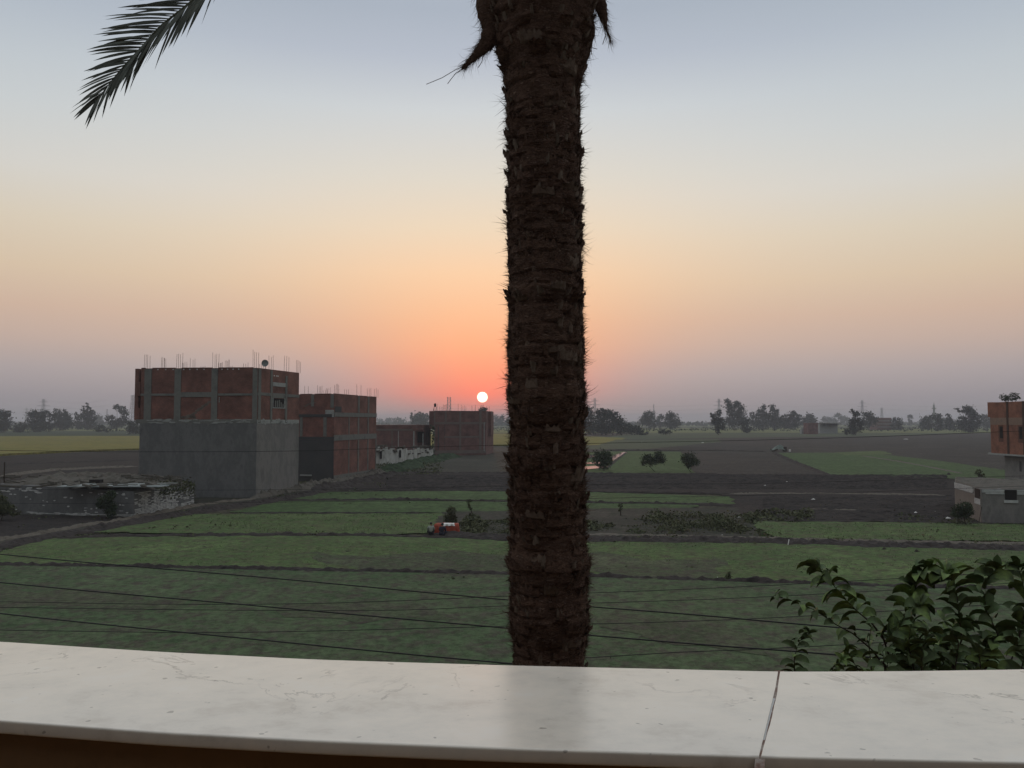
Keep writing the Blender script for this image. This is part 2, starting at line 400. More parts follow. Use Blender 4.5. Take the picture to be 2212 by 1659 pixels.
field('bright_strip_field', [(1803, 978), (1860, 975.5), (1903, 974), (1930, 982), (1860, 983), (1830, 983.5)], GM['gg'], .4)
field('tilled_field', [(660, 1060), (740, 1022), (1000, 1023), (1300, 1024), (1800, 1029), (2060, 1039), (2300, 1060), (2300, 1085), (1500, 1068), (1000, 1059)], GM['dk'], .5)
field('rough_field', [(1560, 1070), (1900, 1070), (2300, 1080), (E, 1100), (E, 1140), (2212, 1136), (1900, 1128), (1620, 1128), (1590, 1110)], GM['dk'], .6)
field('waste_ground', [(W0, 1075), (0, 1062), (420, 1056), (640, 1058), (700, 1042), (810, 1024), (900, 1010), (935, 1003), (900, 1020), (700, 1056), (590, 1086), (440, 1108), (300, 1130), (150, 1160), (0, 1192), (W0, 1350)], GM['soil_path'] if 'soil_path' in GM else GM['br'], .5)
field('dark_plot', [(W0, 1130), (0, 1114), (290, 1118), (190, 1135), (0, 1168), (W0, 1270)], GM['dk'], .4)
field('clover_strip', [(700, 1062), (1000, 1062), (1300, 1065), (1574, 1074), (1590, 1090), (1270, 1086), (900, 1079), (600, 1082)], GM['fg'], .3)
field('clover_strip', [(600, 1084), (900, 1082), (1270, 1089), (1520, 1092), (1470, 1101), (1270, 1112), (960, 1109), (500, 1108)], GM['fg'], .3)
field('clover_strip', [(420, 1112), (960, 1111), (960, 1150), (900, 1156), (600, 1156), (200, 1152), (300, 1132)], GM['gg'], .3)
field('weedy_strip', [(955, 1108), (1280, 1100), (1590, 1098), (1625, 1125), (1632, 1165), (1110, 1160), (930, 1150)], GM['br'], .4)
field('clover_strip', [(1628, 1129), (1900, 1130), (E, 1152), (E, 1190), (2212, 1172), (1680, 1164), (1630, 1140)], GM['gg'], .3)
field('clover_field', [(0, 1195), (120, 1164), (600, 1160), (900, 1162), (1110, 1171), (1700, 1176), (2212, 1189), (E, 1205), (E, 1320), (1700, 1262), (1270, 1249), (600, 1233), (0, 1224), (W0, 1226), (W0, 1300)], GM['gg'], .3)
field('rough_clover_field', [(W0, 1228), (0, 1225), (600, 1234), (1270, 1250), (1700, 1263), (2212, 1277), (E, 1300), (E, 2100), (-900, 2100)], GM['ng'], .2)

GM['olive'] = field_mat('thin olive ground', (.062, .082, .044), (.076, .088, .052), (.068, .060, .048), .12, 1.2, .9)
field('thin_patch', [(640, 1197), (1110, 1201), (1300, 1204), (1580, 1208), (1540, 1252), (1110, 1243), (760, 1236)], GM['olive'], 1.3, step=1.2)
field('thin_patch', [(-200, 1276), (260, 1285), (430, 1300), (300, 1322), (90, 1318), (-200, 1340)], GM['olive'], 1.1, step=1.0)
field('thin_patch', [(640, 1300), (900, 1312), (980, 1330), (800, 1345), (600, 1322)], GM['olive'], 1.1, step=1.0)
field('thin_patch', [(1300, 1330), (1560, 1342), (1640, 1400), (1330, 1395)], GM['olive'], 1.1, step=1.0)
# flooded corner
wm, nt_, b_ = nodes('standing water'); b_.inputs['Base Color'].default_value = (.03, .03, .025, 1); b_.inputs['Roughness'].default_value = .04; b_.inputs['IOR'].default_value = 1.33
for pl in ([(1316, 990), (1330, 983), (1349, 977), (1352, 979), (1330, 992), (1322, 997)],
           [(1240, 992), (1268, 985), (1290, 982), (1286, 988), (1262, 993)],
           [(1266, 1000), (1294, 999), (1300, 1003), (1270, 1003.5)],
           [(1240, 1014), (1280, 1008), (1305, 1007), (1309, 1010), (1292, 1013), (1262, 1016)]):
    field('water', pl, wm, .35, step=1.0)

# raised earth banks between the fields
def bank(vpts, width, height, m=None, step=None, wild=.5, base=None):
    pts = [G(x, y) for x, y in vpts]
    dist = sum(p.y for p in pts) / len(pts); step = step or max(.12, dist * .0035)
    path = []
    for a, b in zip(pts, pts[1:]):
        k = max(1, int((b - a).length / step))
        path += [a.lerp(b, i / k) for i in range(k)]
    path.append(pts[-1])
    nc = 8; mb = MB(); vs = []
    for i, p in enumerate(path):
        t = (path[min(i + 1, len(path) - 1)] - path[max(i - 1, 0)]).normalized(); nn = Vector((-t.y, t.x, 0))
        wv = width * (1 + .45 * noise.noise(Vector((p.x * .35, p.y * .35, 3)))) * (1 + .3 * noise.noise(Vector((p.x * 1.7, p.y, 9))))
        tp = min(1, min(i, len(path) - 1 - i) * step / (width * 1.2)); wv *= .15 + .85 * tp
        hv = tp * height * max(.15, 1 + .9 * wild * noise.noise(Vector((p.x * .5, p.y * .5, 7))))
        for j in range(nc + 1):
            u = j / nc * 2 - 1
            prof = max(0, 1 - abs(u) ** 1.6)
            q = p + nn * (u * wv / 2)
            z = .001 + hv * prof * (1 + .7 * noise.noise(Vector((q.x * 2.3, q.y * 2.3, 1)))) + (.07 * noise.noise(Vector((q.x * 6, q.y * 6, 2))) if prof > 0 else -.03)
            vs.append((q.x, q.y, z))
    fs = []
    for i in range(len(path) - 1):
        for j in range(nc):
            a = i * (nc + 1) + j; fs.append((a, a + nc + 1, a + nc + 2, a + 1))
    mb.add(vs, fs)
    return struct(mb.build('earth_bank', m or M['soil']))
bank([(W0, 1227), (0, 1223), (300, 1227), (600, 1233), (900, 1239), (1110, 1243), (1400, 1252), (1700, 1262), (1950, 1270), (2212, 1276), (2900, 1296)], 1.0, .20)
bank([(90, 1168), (250, 1160), (600, 1157), (813, 1159), (930, 1163)], 1.3, .2)
bank([(900, 1160), (960, 1160), (1110, 1166), (1300, 1168), (1626, 1171), (1900, 1180), (2212, 1188), (2900, 1215)], 2.6, .3)
bank([(905, 1158), (960, 1155), (1050, 1158)], 2.2, .35, M['soil'])
bank([(1110, 1160), (1300, 1157), (1500, 1160), (1720, 1166), (2000, 1172), (2400, 1180)], 1.6, .12, M['soil_pale'])
bank([(180, 1178), (500, 1186), (800, 1196), (1110, 1200), (1300, 1203), (1700, 1208), (2000, 1217), (2300, 1226)], .7, .07)
bank([(200, 1131), (460, 1134), (800, 1137), (930, 1141)], .5, .05)
bank([(500, 1110), (700, 1109), (960, 1111)], .8, .12)
bank([(560, 1084), (813, 1081), (1110, 1085), (1400, 1089), (1600, 1093)], 1.3, .22)
bank([(640, 1064), (1000, 1061), (1300, 1063), (1640, 1068)], 1.0, .16)
bank([(1560, 1068), (1700, 1067), (1960, 1069), (2060, 1072)], 1.4, .15, M['soil_pale'])
bank([(1700, 1101), (1800, 1102), (1880, 1104)], 1.2, .12, M['soil_pale'])
bank([(800, 1023), (1000, 1022), (1300, 1023.5), (1800, 1028), (2100, 1040)], 1.6, .22, M['soil'])
bank([(-100, 1190), (0, 1168), (80, 1156), (170, 1139), (240, 1130), (297, 1119), (440, 1091), (560, 1078)], 1.3, .25, M['soil_pale'])
bank([(-60, 1196), (60, 1172), (190, 1148), (330, 1124), (470, 1100), (600, 1082), (700, 1062), (790, 1045)], 2.4, .35, M['soil'])
bank([(540, 1080), (600, 1066), (650, 1060), (700, 1048), (760, 1040), (830, 1022)], 2.6, .75, M['rubble'])
bank([(620, 1064), (700, 1052), (770, 1043), (860, 1022)], 3.2, .5, M['soil'])
bank([(813, 1026), (860, 1015), (900, 1003), (940, 993), (985, 985)], 6.0, .9, GM['dg'])
bank([(1300, 973.5), (1440, 974), (1560, 974), (1665, 977)], 2.0, .3, M['soil'])
bank([(1672, 979), (1710, 996), (1750, 1012), (1790, 1028)], 1.6, .3, M['soil'])
bank([(1860, 985), (1940, 997), (2010, 1010), (2080, 1024)], 1.2, .15, M['soil_pale'])
bank([(0, 1029), (120, 1016), (300, 1008)], 2.0, .3, M['soil_pale'])
bank([(0, 1004), (150, 999), (300, 994)], 2.0, .2, M['soil'])
bank([(1355, 976), (1345, 984), (1325, 1000), (1308, 1014)], .8, .15, M['soil'])

# clods of the tilled strip as real relief
def relief(name, vx0, vx1, y0, y1, step, amp, m, fr=2.0, seed=0):
    """bumpy soil surface between two distances"""
    pa, pb = G(vx0, y1), G(vx1, y1); qa, qb = G(vx0, y0), G(vx1, y0)
    ny = max(2, int((qa.y - pa.y) / step)); nx = int((pb.x - pa.x) / step)
    vs = []; fs = []
    for j in range(ny + 1):
        t = j / ny
        a = pa.lerp(qa, t); b = pb.lerp(qb, t)
        for i in range(nx + 1):
            p = a.lerp(b, i / nx); v = Vector((p.x * fr, p.y * fr, seed))
            z = amp * (.4 + noise.noise(v) + .6 * abs(noise.noise(v * 2.7)) + .5 * noise.noise(v * .25))
            if i in (0, nx) or j in (0, ny): z = -.05
            vs.append((p.x + .1 * noise.noise(v * 3), p.y, z))
    for j in range(ny):
        for i in range(nx):
            a = j * (nx + 1) + i; fs.append((a, a + 1, a + nx + 2, a + nx + 1))
    mb = MB(); mb.add(vs, fs); return struct(mb.build(name, m))
relief('ploughed_soil', 830, 2050, 1026, 1058, .38, .17, GM['dk'], 1.6)
relief('ploughed_soil', 1640, 2120, 1072, 1126, .4, .16, GM['dk'], 1.3, 4)

# ------------------------------------------------------------------ grass and weeds
def scatter(name, label, cat, m, quads, seed=1, lobes=None):
    """leaf and blade clusters: quads = (vx0, vx1, vy0, vy1, count, height, size)"""
    rg = random.Random(seed); mb = MB()
    for (x0, x1, y0, y1, cnt, h, sz) in quads:
        za, zb = G(0, y1).y, G(0, y0).y
        for _ in range(cnt):
            Y = rg.uniform(za, zb); vy = GY(Y)
            xx = rg.uniform(x0, x1)
            g = fp(xx, Y)
            dens = noise.noise(Vector((g[0] * .25, g[1] * .25, seed)))
            if dens < rg.uniform(-.35, .35): continue
            ed = min(1, min(xx - x0, x1 - xx) / (.12 * (x1 - x0) + 1)) * min(1, .35 + min(Y - za, zb - Y) / (.3 * (zb - za)))
            hh = h * rg.uniform(.05, 1) * max(.08, .35 + 1.6 * noise.noise(Vector((g[0] * .45, g[1] * .3, seed + 4)))) * max(.15, ed)
            if rg.random() > .25 + ed: continue
            mb.tri((g[0], g[1], hh * .6), sz * rg.uniform(.5, 1.2), rg, flat=.9)
    o = mb.build(name, m); return tag(o, label, cat, kind='stuff')
def blades(name, label, m, areas, seed=1):
    rg = random.Random(seed); vs = []; fs = []
    for (x0, x1, y0, y1, cnt, h, thr) in areas:
        za, zb = G(0, y1).y, G(0, y0).y
        for _ in range(cnt):
            Y = math.sqrt(rg.uniform(za * za, zb * zb)); x, y = fp(rg.uniform(x0, x1), Y)
            d = noise.noise(Vector((x * .3, y * .5, seed))) + .5 * noise.noise(Vector((x * 1.3, y * 1.6, seed + 3)))
            if d < thr + rg.uniform(-.15, .15): continue
            a = rg.uniform(0, PI); wd = rg.uniform(.02, .05); hh = h * rg.uniform(.4, 1.3)
            dx, dy = math.cos(a) * wd, math.sin(a) * wd; lx, ly = rg.gauss(0, .05), rg.gauss(0, .05)
            o = len(vs); vs += [(x - dx, y - dy, 0.02), (x + dx, y + dy, 0.02), (x + lx, y + ly, hh)]; fs.append((o, o + 1, o + 2))
    mb = MB(); mb.v = vs; mb.f = fs; mb.mi = [0] * len(fs)
    o = mb.build(name, m); return tag(o, label, 'grass', kind='stuff')
blades('grass', 'low green clover and grass growing over the nearest field below the balcony', M['grass'],
       [(-80, 2300, 1250, 1480, 60000, .10, -.05)], 3)
blades('grass', 'green grass growing on the strips of field beyond the first earth bank', M['grass'],
       [(0, 2300, 1175, 1238, 26000, .14, -.05), (420, 950, 1112, 1154, 9000, .16, -.05), (1640, 2300, 1132, 1170, 9000, .16, -.1)], 4)
scatter('grass', 'ragged dark grass along the earth banks between the fields', 'grass', M['weed'],
        [(-50, 2300, 1219, 1262, 2500, .25, .16), (0, 950, 1150, 1166, 1800, .3, .18), (1050, 2300, 1163, 1186, 2500, .35, .2), (500, 1600, 1080, 1092, 1500, .3, .2),
         (560, 860, 1030, 1080, 1800, .5, .25), (0, 560, 1080, 1170, 2200, .4, .22)], 5)
scatter('weeds', 'tangle of leafy weeds left of the palm, behind the two seated people', 'weeds', M['weed'],
        [(980, 1180, 1126, 1154, 12000, 1.5, .2), (985, 1120, 1140, 1158, 1500, .6, .2)], 6)
scatter('weeds', 'broad patch of tall brownish weeds right of the palm in the middle of the fields', 'weeds', M['weed'],
        [(1255, 1330, 1128, 1150, 1800, 1.2, .26), (1340, 1640, 1116, 1164, 20000, 1.35, .2), (1600, 1760, 1105, 1128, 2500, .9, .3), (1330, 1400, 1130, 1160, 600, .5, .2)], 7)
scatter('weeds', 'dry yellowish stalks standing in the weed patch right of the palm', 'weeds', M['weed_dry'],
        [(1385, 1625, 1110, 1162, 1800, 1.3, .18), (1260, 2200, 1145, 1170, 1400, .3, .16), (1630, 2100, 1072, 1128, 1500, .25, .2), (1130, 2200, 1170, 1182, 900, .2, .16)], 8)
scatter('weeds', 'low green weeds climbing the bank below the ruined white wall', 'weeds', M['weed'],
        [(800, 960, 985, 1028, 9000, 1.2, .35), (640, 860, 1012, 1050, 2500, .6, .3), (1900, 2240, 1112, 1136, 2500, .5, .26)], 9)

# ------------------------------------------------------------------ buildings
def ztop(vy, Y): return H - (vy - HOR) / F * Y
def rebar(parent, base, n, h, rg, spread=.28, r=.018):
    mb = MB()
    for i in range(n):
        x = base[0] + (i / max(1, n - 1) - .5) * spread * 2; y = base[1] + rg.uniform(-.15, .15)
        hh = h * rg.uniform(.88, 1.08)
        mb.tube([(x, y, base[2] - .05), (x + rg.uniform(-.03, .03), y, base[2] + hh)], r, 4)
    return mb.build('rebar', M['steel'], parent)
rg = random.Random(11)

# large block on the left: plastered below, bare brick above
bc = fp(555, 86.0); bl = fp(303, 87.0); br_ = fp(645, 95.0)
A1 = Vector((bl[0], bl[1], 0)); A0 = Vector((bc[0], bc[1], 0)); A2 = Vector((br_[0], br_[1], 0)); A3 = A2 + (A1 - A0)
ZA = 14.45
b = thing('brick_building', (A0.x, A0.y, 0), 'largest unfinished building, grey plaster below and bare red brick above, nearest the left trees', 'building', 'unfinished brick buildings')
mb = MB(); mb.prism([A0, A2, A3, A1], 0, ZA); wallA = mb.build('wall', M['brick'], b)
fa = Wall(A1, A0); sa = Wall(A0, A2)
mb = MB(); fa.rect(mb, 0, fa.L, 0, 8.3, proud=.06); mb.build('plaster_wall', M['plaster'], b)
mb = MB(); sa.rect(mb, -.06, sa.L, 0, 8.25, proud=.06); mb.build('plaster_wall', M['plaster_warm'], b)
def flatz(vy, Y): return ztop(vy, Y)
# concrete frame
for w_, cols_ in ((fa, [(311, 326, 8.3, ZA), (376, 390, 8.3, ZA), (456, 469, 8.3, ZA), (545, 555, 8.3, ZA)]), (sa, [(556.5, 562, 8.3, ZA), (583, 587, 8.3, ZA), (615, 619, 8.3, ZA - .5), (641, 644, 0, 8.3)])):
    for x0, x1, z0, z1 in cols_:
        mb = MB(); w_.vrect(mb, x0, x1, z0, z1 - .06, proud=.075); mb.build('column', M['conc'], b)
mb = MB(); fa.rect(mb, -.5, fa.L, 8.28, 8.72, proud=.068); mb.build('floor_beam', M['conc'], b)
mb = MB(); sa.rect(mb, 0, sa.L, 8.25, 8.68, proud=.068); mb.build('floor_beam', M['conc_pale'], b)
for q_ in ((303, 388), (470, 546)):
    mb = MB(); fa.vrect(mb, q_[0], q_[1], 11.36, 11.61, proud=.066); mb.build('floor_beam', M['conc'], b)
mb = MB(); fa.vrect(mb, 388.5, 456, 11.2, 11.75, proud=.07); mb.build('floor_beam', M['conc'], b)
for q_ in ((0, sa.s_at(583)), (sa.s_at(619), sa.L)):
    mb = MB(); sa.rect(mb, q_[0], q_[1], 11.4, 11.73, proud=.066); mb.build('floor_beam', M['conc'], b)
# smears of cement
mb = MB(); rq = random.Random(4)
for i in range(26):
    t = i / 25; u = fa.s_at(400 + 55 * t); z = fa.z_at(430, 910 - 2) + .1 + 2.0 * t + rq.uniform(-.08, .08)
    fa.lump(mb, u, z, .55, .22, rq, proud=.01)
for i in range(16): fa.lump(mb, fa.s_at(rq.uniform(392, 420)), 8.85 + rq.uniform(0, .3), .6, .3, rq, proud=.012)
mb.build('cement_smear', M['stain'], b)
mb = MB()
for i in range(40): fa.lump(mb, rq.uniform(0, fa.L), 8.5 + rq.uniform(-.2, .22), rq.uniform(.5, 1.4), .16, rq, proud=.085)
for i in range(34): sa.lump(mb, rq.uniform(0, sa.L), 8.5 + rq.uniform(-.3, .2), rq.uniform(.3, .8), .22, rq, proud=.09)
mb.build('cement_edge', M['conc_pale'], b)
# overhang boxes on the left edge
for z0, z1, k in ((8.6, 10.0, .55), (11.35, 12.9, .6)):
    mb = MB(); p = fa.p0 - fa.t * (k / 2 + .02); mb.box(p + Vector((0, .8, (z0 + z1) / 2)), (fa.t, fa.n, (0, 0, 1)), (k, 1.6, z1 - z0)); mb.build('balcony_wall', M['brick'], b)
mb = MB(); mb.box(fa.p0 - fa.t * .21 + Vector((0, 4, 11.5)), (fa.t, fa.n, (0, 0, 1)), (.4, 8, 5.85)); mb.build('balcony_wall', M['brick'], b)
# recessed bay in the side face
u0, u1 = sa.s_at(588), sa.s_at(615)
mb = MB(); sa.rect(mb, u0, u1, 12.55, 13.0, proud=.07); mb.build('balcony_slab', M['conc_pale'], b)
win = None
mb = MB(); sa.rect(mb, u0, u1, 10.05, 11.15, proud=.02); win = mb.build('window', M['opening'], b)
mb = MB(); sa.rect(mb, u0, u0 + .12, 10.0, 11.2, proud=.06, back=0); sa.rect(mb, u1 - .2, u1, 10.0, 11.2, proud=.06, back=0); sa.rect(mb, u0 + .13, u1 - .21, 10.0, 10.1, proud=.06, back=0)
mb.build('frame', M['conc_pale'], win)
mb = MB()
for i in range(5): sa.rect(mb, u0 + .5 + i * .42, u0 + .72 + i * .42, 10.12, rq.uniform(10.5, 11.05), proud=.05, back=0)
mb.build('baluster', M['conc'], win)
mb = MB(); sa.rect(mb, u0, u1, 11.2, 11.75, proud=.05); mb.build('lintel', M['conc'], b)
# columns showing through the plaster
mb = MB()
for x0, x1 in ((373, 387), (452, 465), (313, 321)): fa.vrect(mb, x0, x1, 0, 8.2, proud=.064)
mb.build('plaster_pier', M['plaster'], b)
mb = MB()
for x0, x1 in ((582, 586), (614, 618)): sa.vrect(mb, x0, x1, 0, 6.3, proud=.064)
mb.build('plaster_pier', M['plaster_warm'], b)
# small white vents under the roof edge
for x in (339, 356, 372, 395, 408, 424, 439, 463, 478, 490, 502, 514):
    mb = MB(); fa.rect(mb, fa.s_at(x) - .06, fa.s_at(x) + .06, ZA - .2, ZA - .08, proud=.03); mb.build('vent_hole', M['white_paint'], b)
for x in (591, 596, 599):
    mb = MB(); sa.rect(mb, sa.s_at(x) - .1, sa.s_at(x) + .1, ZA - .75, ZA - .62, proud=.03); mb.build('vent_hole', M['white_paint'], b)
mb = MB(); fa.vrect(mb, 472.5, 473.8, 10.6, 11.2, proud=.05); mb.build('pipe', M['conc_pale'], b)
# roof edge slightly uneven, lower bay on the right
mb = MB()
for x0, x1 in ((303, 311), (327, 376), (390, 456), (470, 545)): fa.vrect(mb, x0, x1, ZA, ZA + .07, proud=.02, back=.2)
mb.build('parapet', M['brick'], b)
for vx, n_, h_, dy in ((315, 4, 1.35, 0), (352, 5, 1.2, 3), (385, 4, 1.4, 0), (396, 4, .9, 5), (414, 3, 1.3, 6), (437, 4, .7, 8), (464, 4, 1.5, 0), (475, 5, .9, 5),
                       (489, 5, 1.2, 6), (500, 4, .6, 7), (529, 3, .9, 6), (551, 4, 1.7, 0), (563, 3, .6, 4), (584, 3, 1.35, 3), (617, 3, 1.6, 6), (643, 4, 1.3, 8.5)):
    Y = (86.3 if dy < 3 else 86 + dy); x, y = fp(vx, Y + .4)
    rebar(b, (x, y, ZA), n_, h_ * 1.15, rg, .3 if dy == 0 else .26)
# dish on that roof
d0 = fp(572, 87.6)
dish = thing('satellite_dish', (d0[0], d0[1], ZA), 'round grey satellite dish on the roof of the largest brick building', 'satellite dish')
mb = MB(); nseg = 20
vs = [(d0[0], d0[1] - .12, ZA + .62)]; fs = []
for k in range(1, 4):
    for i in range(nseg):
        a = 2 * PI * i / nseg; r = .40 * k / 3
        vs.append((d0[0] + r * math.cos(a), d0[1] - .12 - .12 * (k / 3) ** 2, ZA + .62 + r * math.sin(a)))
for i in range(nseg): fs.append((0, 1 + i, 1 + (i + 1) % nseg))
for k in range(2):
    for i in range(nseg): a = 1 + k * nseg + i; c_ = 1 + k * nseg + (i + 1) % nseg; fs.append((a, a + nseg, c_ + nseg, c_))
mb.add(vs, fs); mb.build('reflector', M['sheet_metal'], dish, smooth=True)
mb = MB(); mb.tube([(d0[0], d0[1], ZA), (d0[0], d0[1], ZA + .6), (d0[0], d0[1] - .1, ZA + .62)], .03, 6); mb.tube([(d0[0], d0[1], ZA + .3), (d0[0], d0[1] - .45, ZA + .6)], .015, 5)
mb.build('mount', M['steel'], dish)

# second building
c0 = fp(722, 109); c1 = fp(813, 124); c2 = fp(600, 112)
B0 = Vector((c0[0], c0[1], 0)); B1 = Vector((c1[0], c1[1], 0)); B2 = Vector((c2[0], c2[1], 0)); B3 = B1 + (B2 - B0)
ZB = 12.35
b = thing('brick_building', (B0.x, B0.y, 0), 'unfinished red brick building with wide concrete bands, tucked right behind the largest one', 'building', 'unfinished brick buildings')
mb = MB(); mb.prism([B0, B1, B3, B2], 0, ZB); mb.build('wall', M['brick'], b)
ff = Wall(B2, B0); sf = Wall(B0, B1)
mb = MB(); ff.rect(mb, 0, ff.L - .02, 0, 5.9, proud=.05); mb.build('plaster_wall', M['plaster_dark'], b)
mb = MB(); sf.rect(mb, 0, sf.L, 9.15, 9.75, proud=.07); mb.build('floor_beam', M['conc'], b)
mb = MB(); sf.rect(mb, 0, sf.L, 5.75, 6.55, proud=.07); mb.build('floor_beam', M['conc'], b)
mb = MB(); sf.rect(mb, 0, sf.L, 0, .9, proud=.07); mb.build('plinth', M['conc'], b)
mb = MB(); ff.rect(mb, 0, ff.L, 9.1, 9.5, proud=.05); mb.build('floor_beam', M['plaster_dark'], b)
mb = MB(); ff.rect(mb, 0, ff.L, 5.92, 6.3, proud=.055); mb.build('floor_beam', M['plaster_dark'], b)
for x0, x1, z0, z1 in ((773, 775.5, .95, 5.7), (773, 775.5, 6.6, 9.1), (773, 776, 9.8, ZB - .03), (794, 797, 9.8, ZB - .03), (794, 796, 6.6, 9.1), (794, 796, .95, 5.7), (753, 754.5, .95, 5.7), (753, 754.5, 6.6, 9.1), (811.5, 813, 0.95, 5.7)):
    mb = MB(); sf.vrect(mb, x0, x1, z0, z1, proud=.06); mb.build('column', M['conc'], b)
for x0, x1, z0, z1 in ((699, 706, 6.35, 9.05), (648, 654, 6.35, 9.05), (672, 678, 10.6, ZB - .03), (714, 721, 10.4, ZB - .03)):
    mb = MB(); ff.vrect(mb, x0, x1, z0, z1, proud=.045); mb.build('column', M['conc'], b)
mb = MB(); ff.vrect(mb, 703, 721.5, 9.52, 10.1, proud=.06); ff.rect(mb, ff.L - .3, ff.L - .02, 9.1, 9.9, proud=.12); mb.build('cement_patch', M['conc_pale'], b)
mb = MB(); sf.vrect(mb, 723, 737, 9.8, 10.6, proud=.05); mb.build('dark_patch', M['plaster_dark'], b)  # dark grey rectangle on the brick beside the corner
mb = MB()
for i in range(18):
    t = i / 17; ff.lump(mb, ff.s_at(658 + 22 * t), 10.6 + .55 * math.sin(t * 1.6), .5, .16, rq, proud=.01)
mb.build('cement_smear', M['stain'], b)
mb = MB()
for x0, x1 in ((648, 673), (679, 714),): ff.vrect(mb, x0, x1, ZB, ZB + .07, proud=.02, back=.2)
for x0, x1 in ((722, 773), (777, 794), (798, 813)): sf.vrect(mb, x0, x1, ZB, ZB + .07, proud=.02, back=.2)
mb.build('parapet', M['brick'], b)
for vx, n_, h_, Y in ((661, 2, 1.35, 116), (690, 4, 1.3, 112), (702, 3, 1.1, 120), (708, 3, 1.3, 119), (727, 4, 1.4, 110.5), (748, 3, 1.2, 122), (775, 2, 1.7, 118), (797, 3, 1.5, 122), (812, 3, 1.4, 124.5)):
    x, y = fp(vx, Y); rebar(b, (x, y, ZB), n_, h_, rg, .3, .022)
mb = MB(); ff.vrect(mb, 652, 676, .75, .95, proud=.3, back=-.08); mb.build('ledge', M['conc_pale'], b)

# low brick house behind the ruined wall
e0 = fp(790, 186); e1 = fp(898, 188); e2 = fp(919, 194)
Z1 = 7.6
b = thing('brick_house', (e0[0], e0[1], 0), 'low brick house with one dark bay, standing behind the white ruined wall', 'house', 'unfinished brick buildings')
mb = MB(); mb.prism([e0, e1, (e1[0] + 2, 204), (e0[0], 204)], 0, Z1); mb.build('wall', M['brick_dull'], b)
we = Wall(e0, e1)
mb = MB(); mb.prism([(e1[0], 190.2), (e2[0], 190.2), (e2[0] + .5, 202), (e1[0] + 2, 202)], 0, Z1 - .2); bay = mb.build('bay', M['brick_dull'], b)
mb = MB(); mb.box((e1[0] + (e2[0] - e1[0]) * .5, 190.1, 4.6), ((1, 0, 0), (0, 1, 0), (0, 0, 1)), (1.9, .3, 2.6)); mb.build('opening', M['opening'], bay)
mb = MB(); mb.box((e2[0] - .12, 190, 2.4), ((1, 0, 0), (0, 1, 0), (0, 0, 1)), (.22, .3, 6.2)); mb.build('column', M['conc_pale'], b)
mb = MB(); mb.box(((e1[0] + e2[0]) / 2, 189, Z1 - 1.1), ((1, 0, 0), (0, 1, 0), (0, 0, 1)), (e2[0] - e1[0], 2.4, .5)); mb.build('balcony_slab', M['brick_dull'], b)
mb = MB(); we.vrect(mb, 813, 892, 6.2, 6.65, proud=.06); mb.build('floor_beam', M['conc_dull'], b)
for x in (846, 860, 893):
    mb = MB(); we.vrect(mb, x, x + (1.6 if x == 860 else 2.5), 0, 6.15, proud=.06); mb.build('column', M['conc_pale'] if x != 846 else M['conc_dull'], b)
rebar(b, (fp(915, 195)[0], 195, Z1 - .25), 3, .9, rg, .4, .025)

# ruined white wall
r0 = fp(800, 150); r1 = fp(868, 158); r2 = fp(936, 178)
b = thing('ruined_wall', (r0[0], r0[1], 0), 'crumbling whitewashed wall with broken top between the two tall brick buildings', 'wall')
mb = MB(); rq = random.Random(9)
seg = 26; pts = []
for i in range(seg + 1):
    t = i / seg
    p = Vector((*r0, 0)).lerp(Vector((*r1, 0)), t * 2) if t < .5 else Vector((*r1, 0)).lerp(Vector((*r2, 0)), t * 2 - 1)
    pts.append(p)
for i in range(seg):
    a, c = pts[i], pts[i + 1]; t = i / seg; zt = 3.5 + (2.2 - 3.5) * t + rq.uniform(-.35, .25)
    n = Vector((0, 1, 0)) * .35
    mb.prism([a, c, c + n, a + n], 0, zt)
mb.build('wall', mat('peeling whitewash', [(.14, .13, .11), (.42, .43, .41), (.60, .61, .59)], .9, .95, .6, 4, stretch=(1, 1, .35)), b)
mb = MB()
for i in (4, 12):
    a = pts[i]; mb.box(a + Vector((.2, -.06, 1.9)), ((1, 0, 0), (0, 1, 0), (0, 0, 1)), (.35, .3, 1.5))
mb.build('opening', M['opening'], b)
mb = MB()
for i in range(60):
    k = rq.randint(0, seg - 1); mb.box(pts[k] + Vector((rq.uniform(-.5, .5), rq.uniform(.5, 2.5), rq.uniform(2.2, 3.9) - k * .04)), ((1, rq.uniform(-.5, .5), 0), (0, 1, 0), (0, rq.uniform(-.3, .3), 1)), (rq.uniform(.3, 1.6), .8, rq.uniform(.1, .4)))
mb.build('broken_roof', M['rubble'], b)

# building in front of the sun
g0 = fp(938, 190); g1 = fp(1050, 196); g2 = fp(1058, 206)
ZD = 11.1
b = thing('brick_building', (g0[0], g0[1], 0), 'square brick building with plants on its roof, directly below the sun', 'building', 'unfinished brick buildings')
mb = MB(); mb.prism([g0, g1, (g1[0] + 1.5, 210), (g0[0], 210)], 0, ZD); mb.build('wall', M['brick_dull'], b)
wd = Wall(g0, g1)
mb = MB(); x0 = fp(928, 196)[0]; mb.prism([(x0, 195), (g0[0] - .01, 195), (g0[0] - .01, 208), (x0, 208)], 6.6, ZD - .02); mb.build('balcony_wall', M['brick_dull'], b)
mb = MB(); x1 = fp(1061.5, 202)[0]; mb.prism([(g1[0] + .3, 200), (x1, 200), (x1 + .4, 209), (g1[0] + .3, 209)], 4.9, ZD - .02); mb.build('balcony_wall', M['brick_dull'], b)
mb = MB(); x1 = fp(1055, 203)[0]; mb.prism([(g1[0] + .3, 202), (x1, 202), (x1, 209), (g1[0] + .3, 209)], 0, 4.88); mb.build('ground_bay', M['plaster_dark'], b)
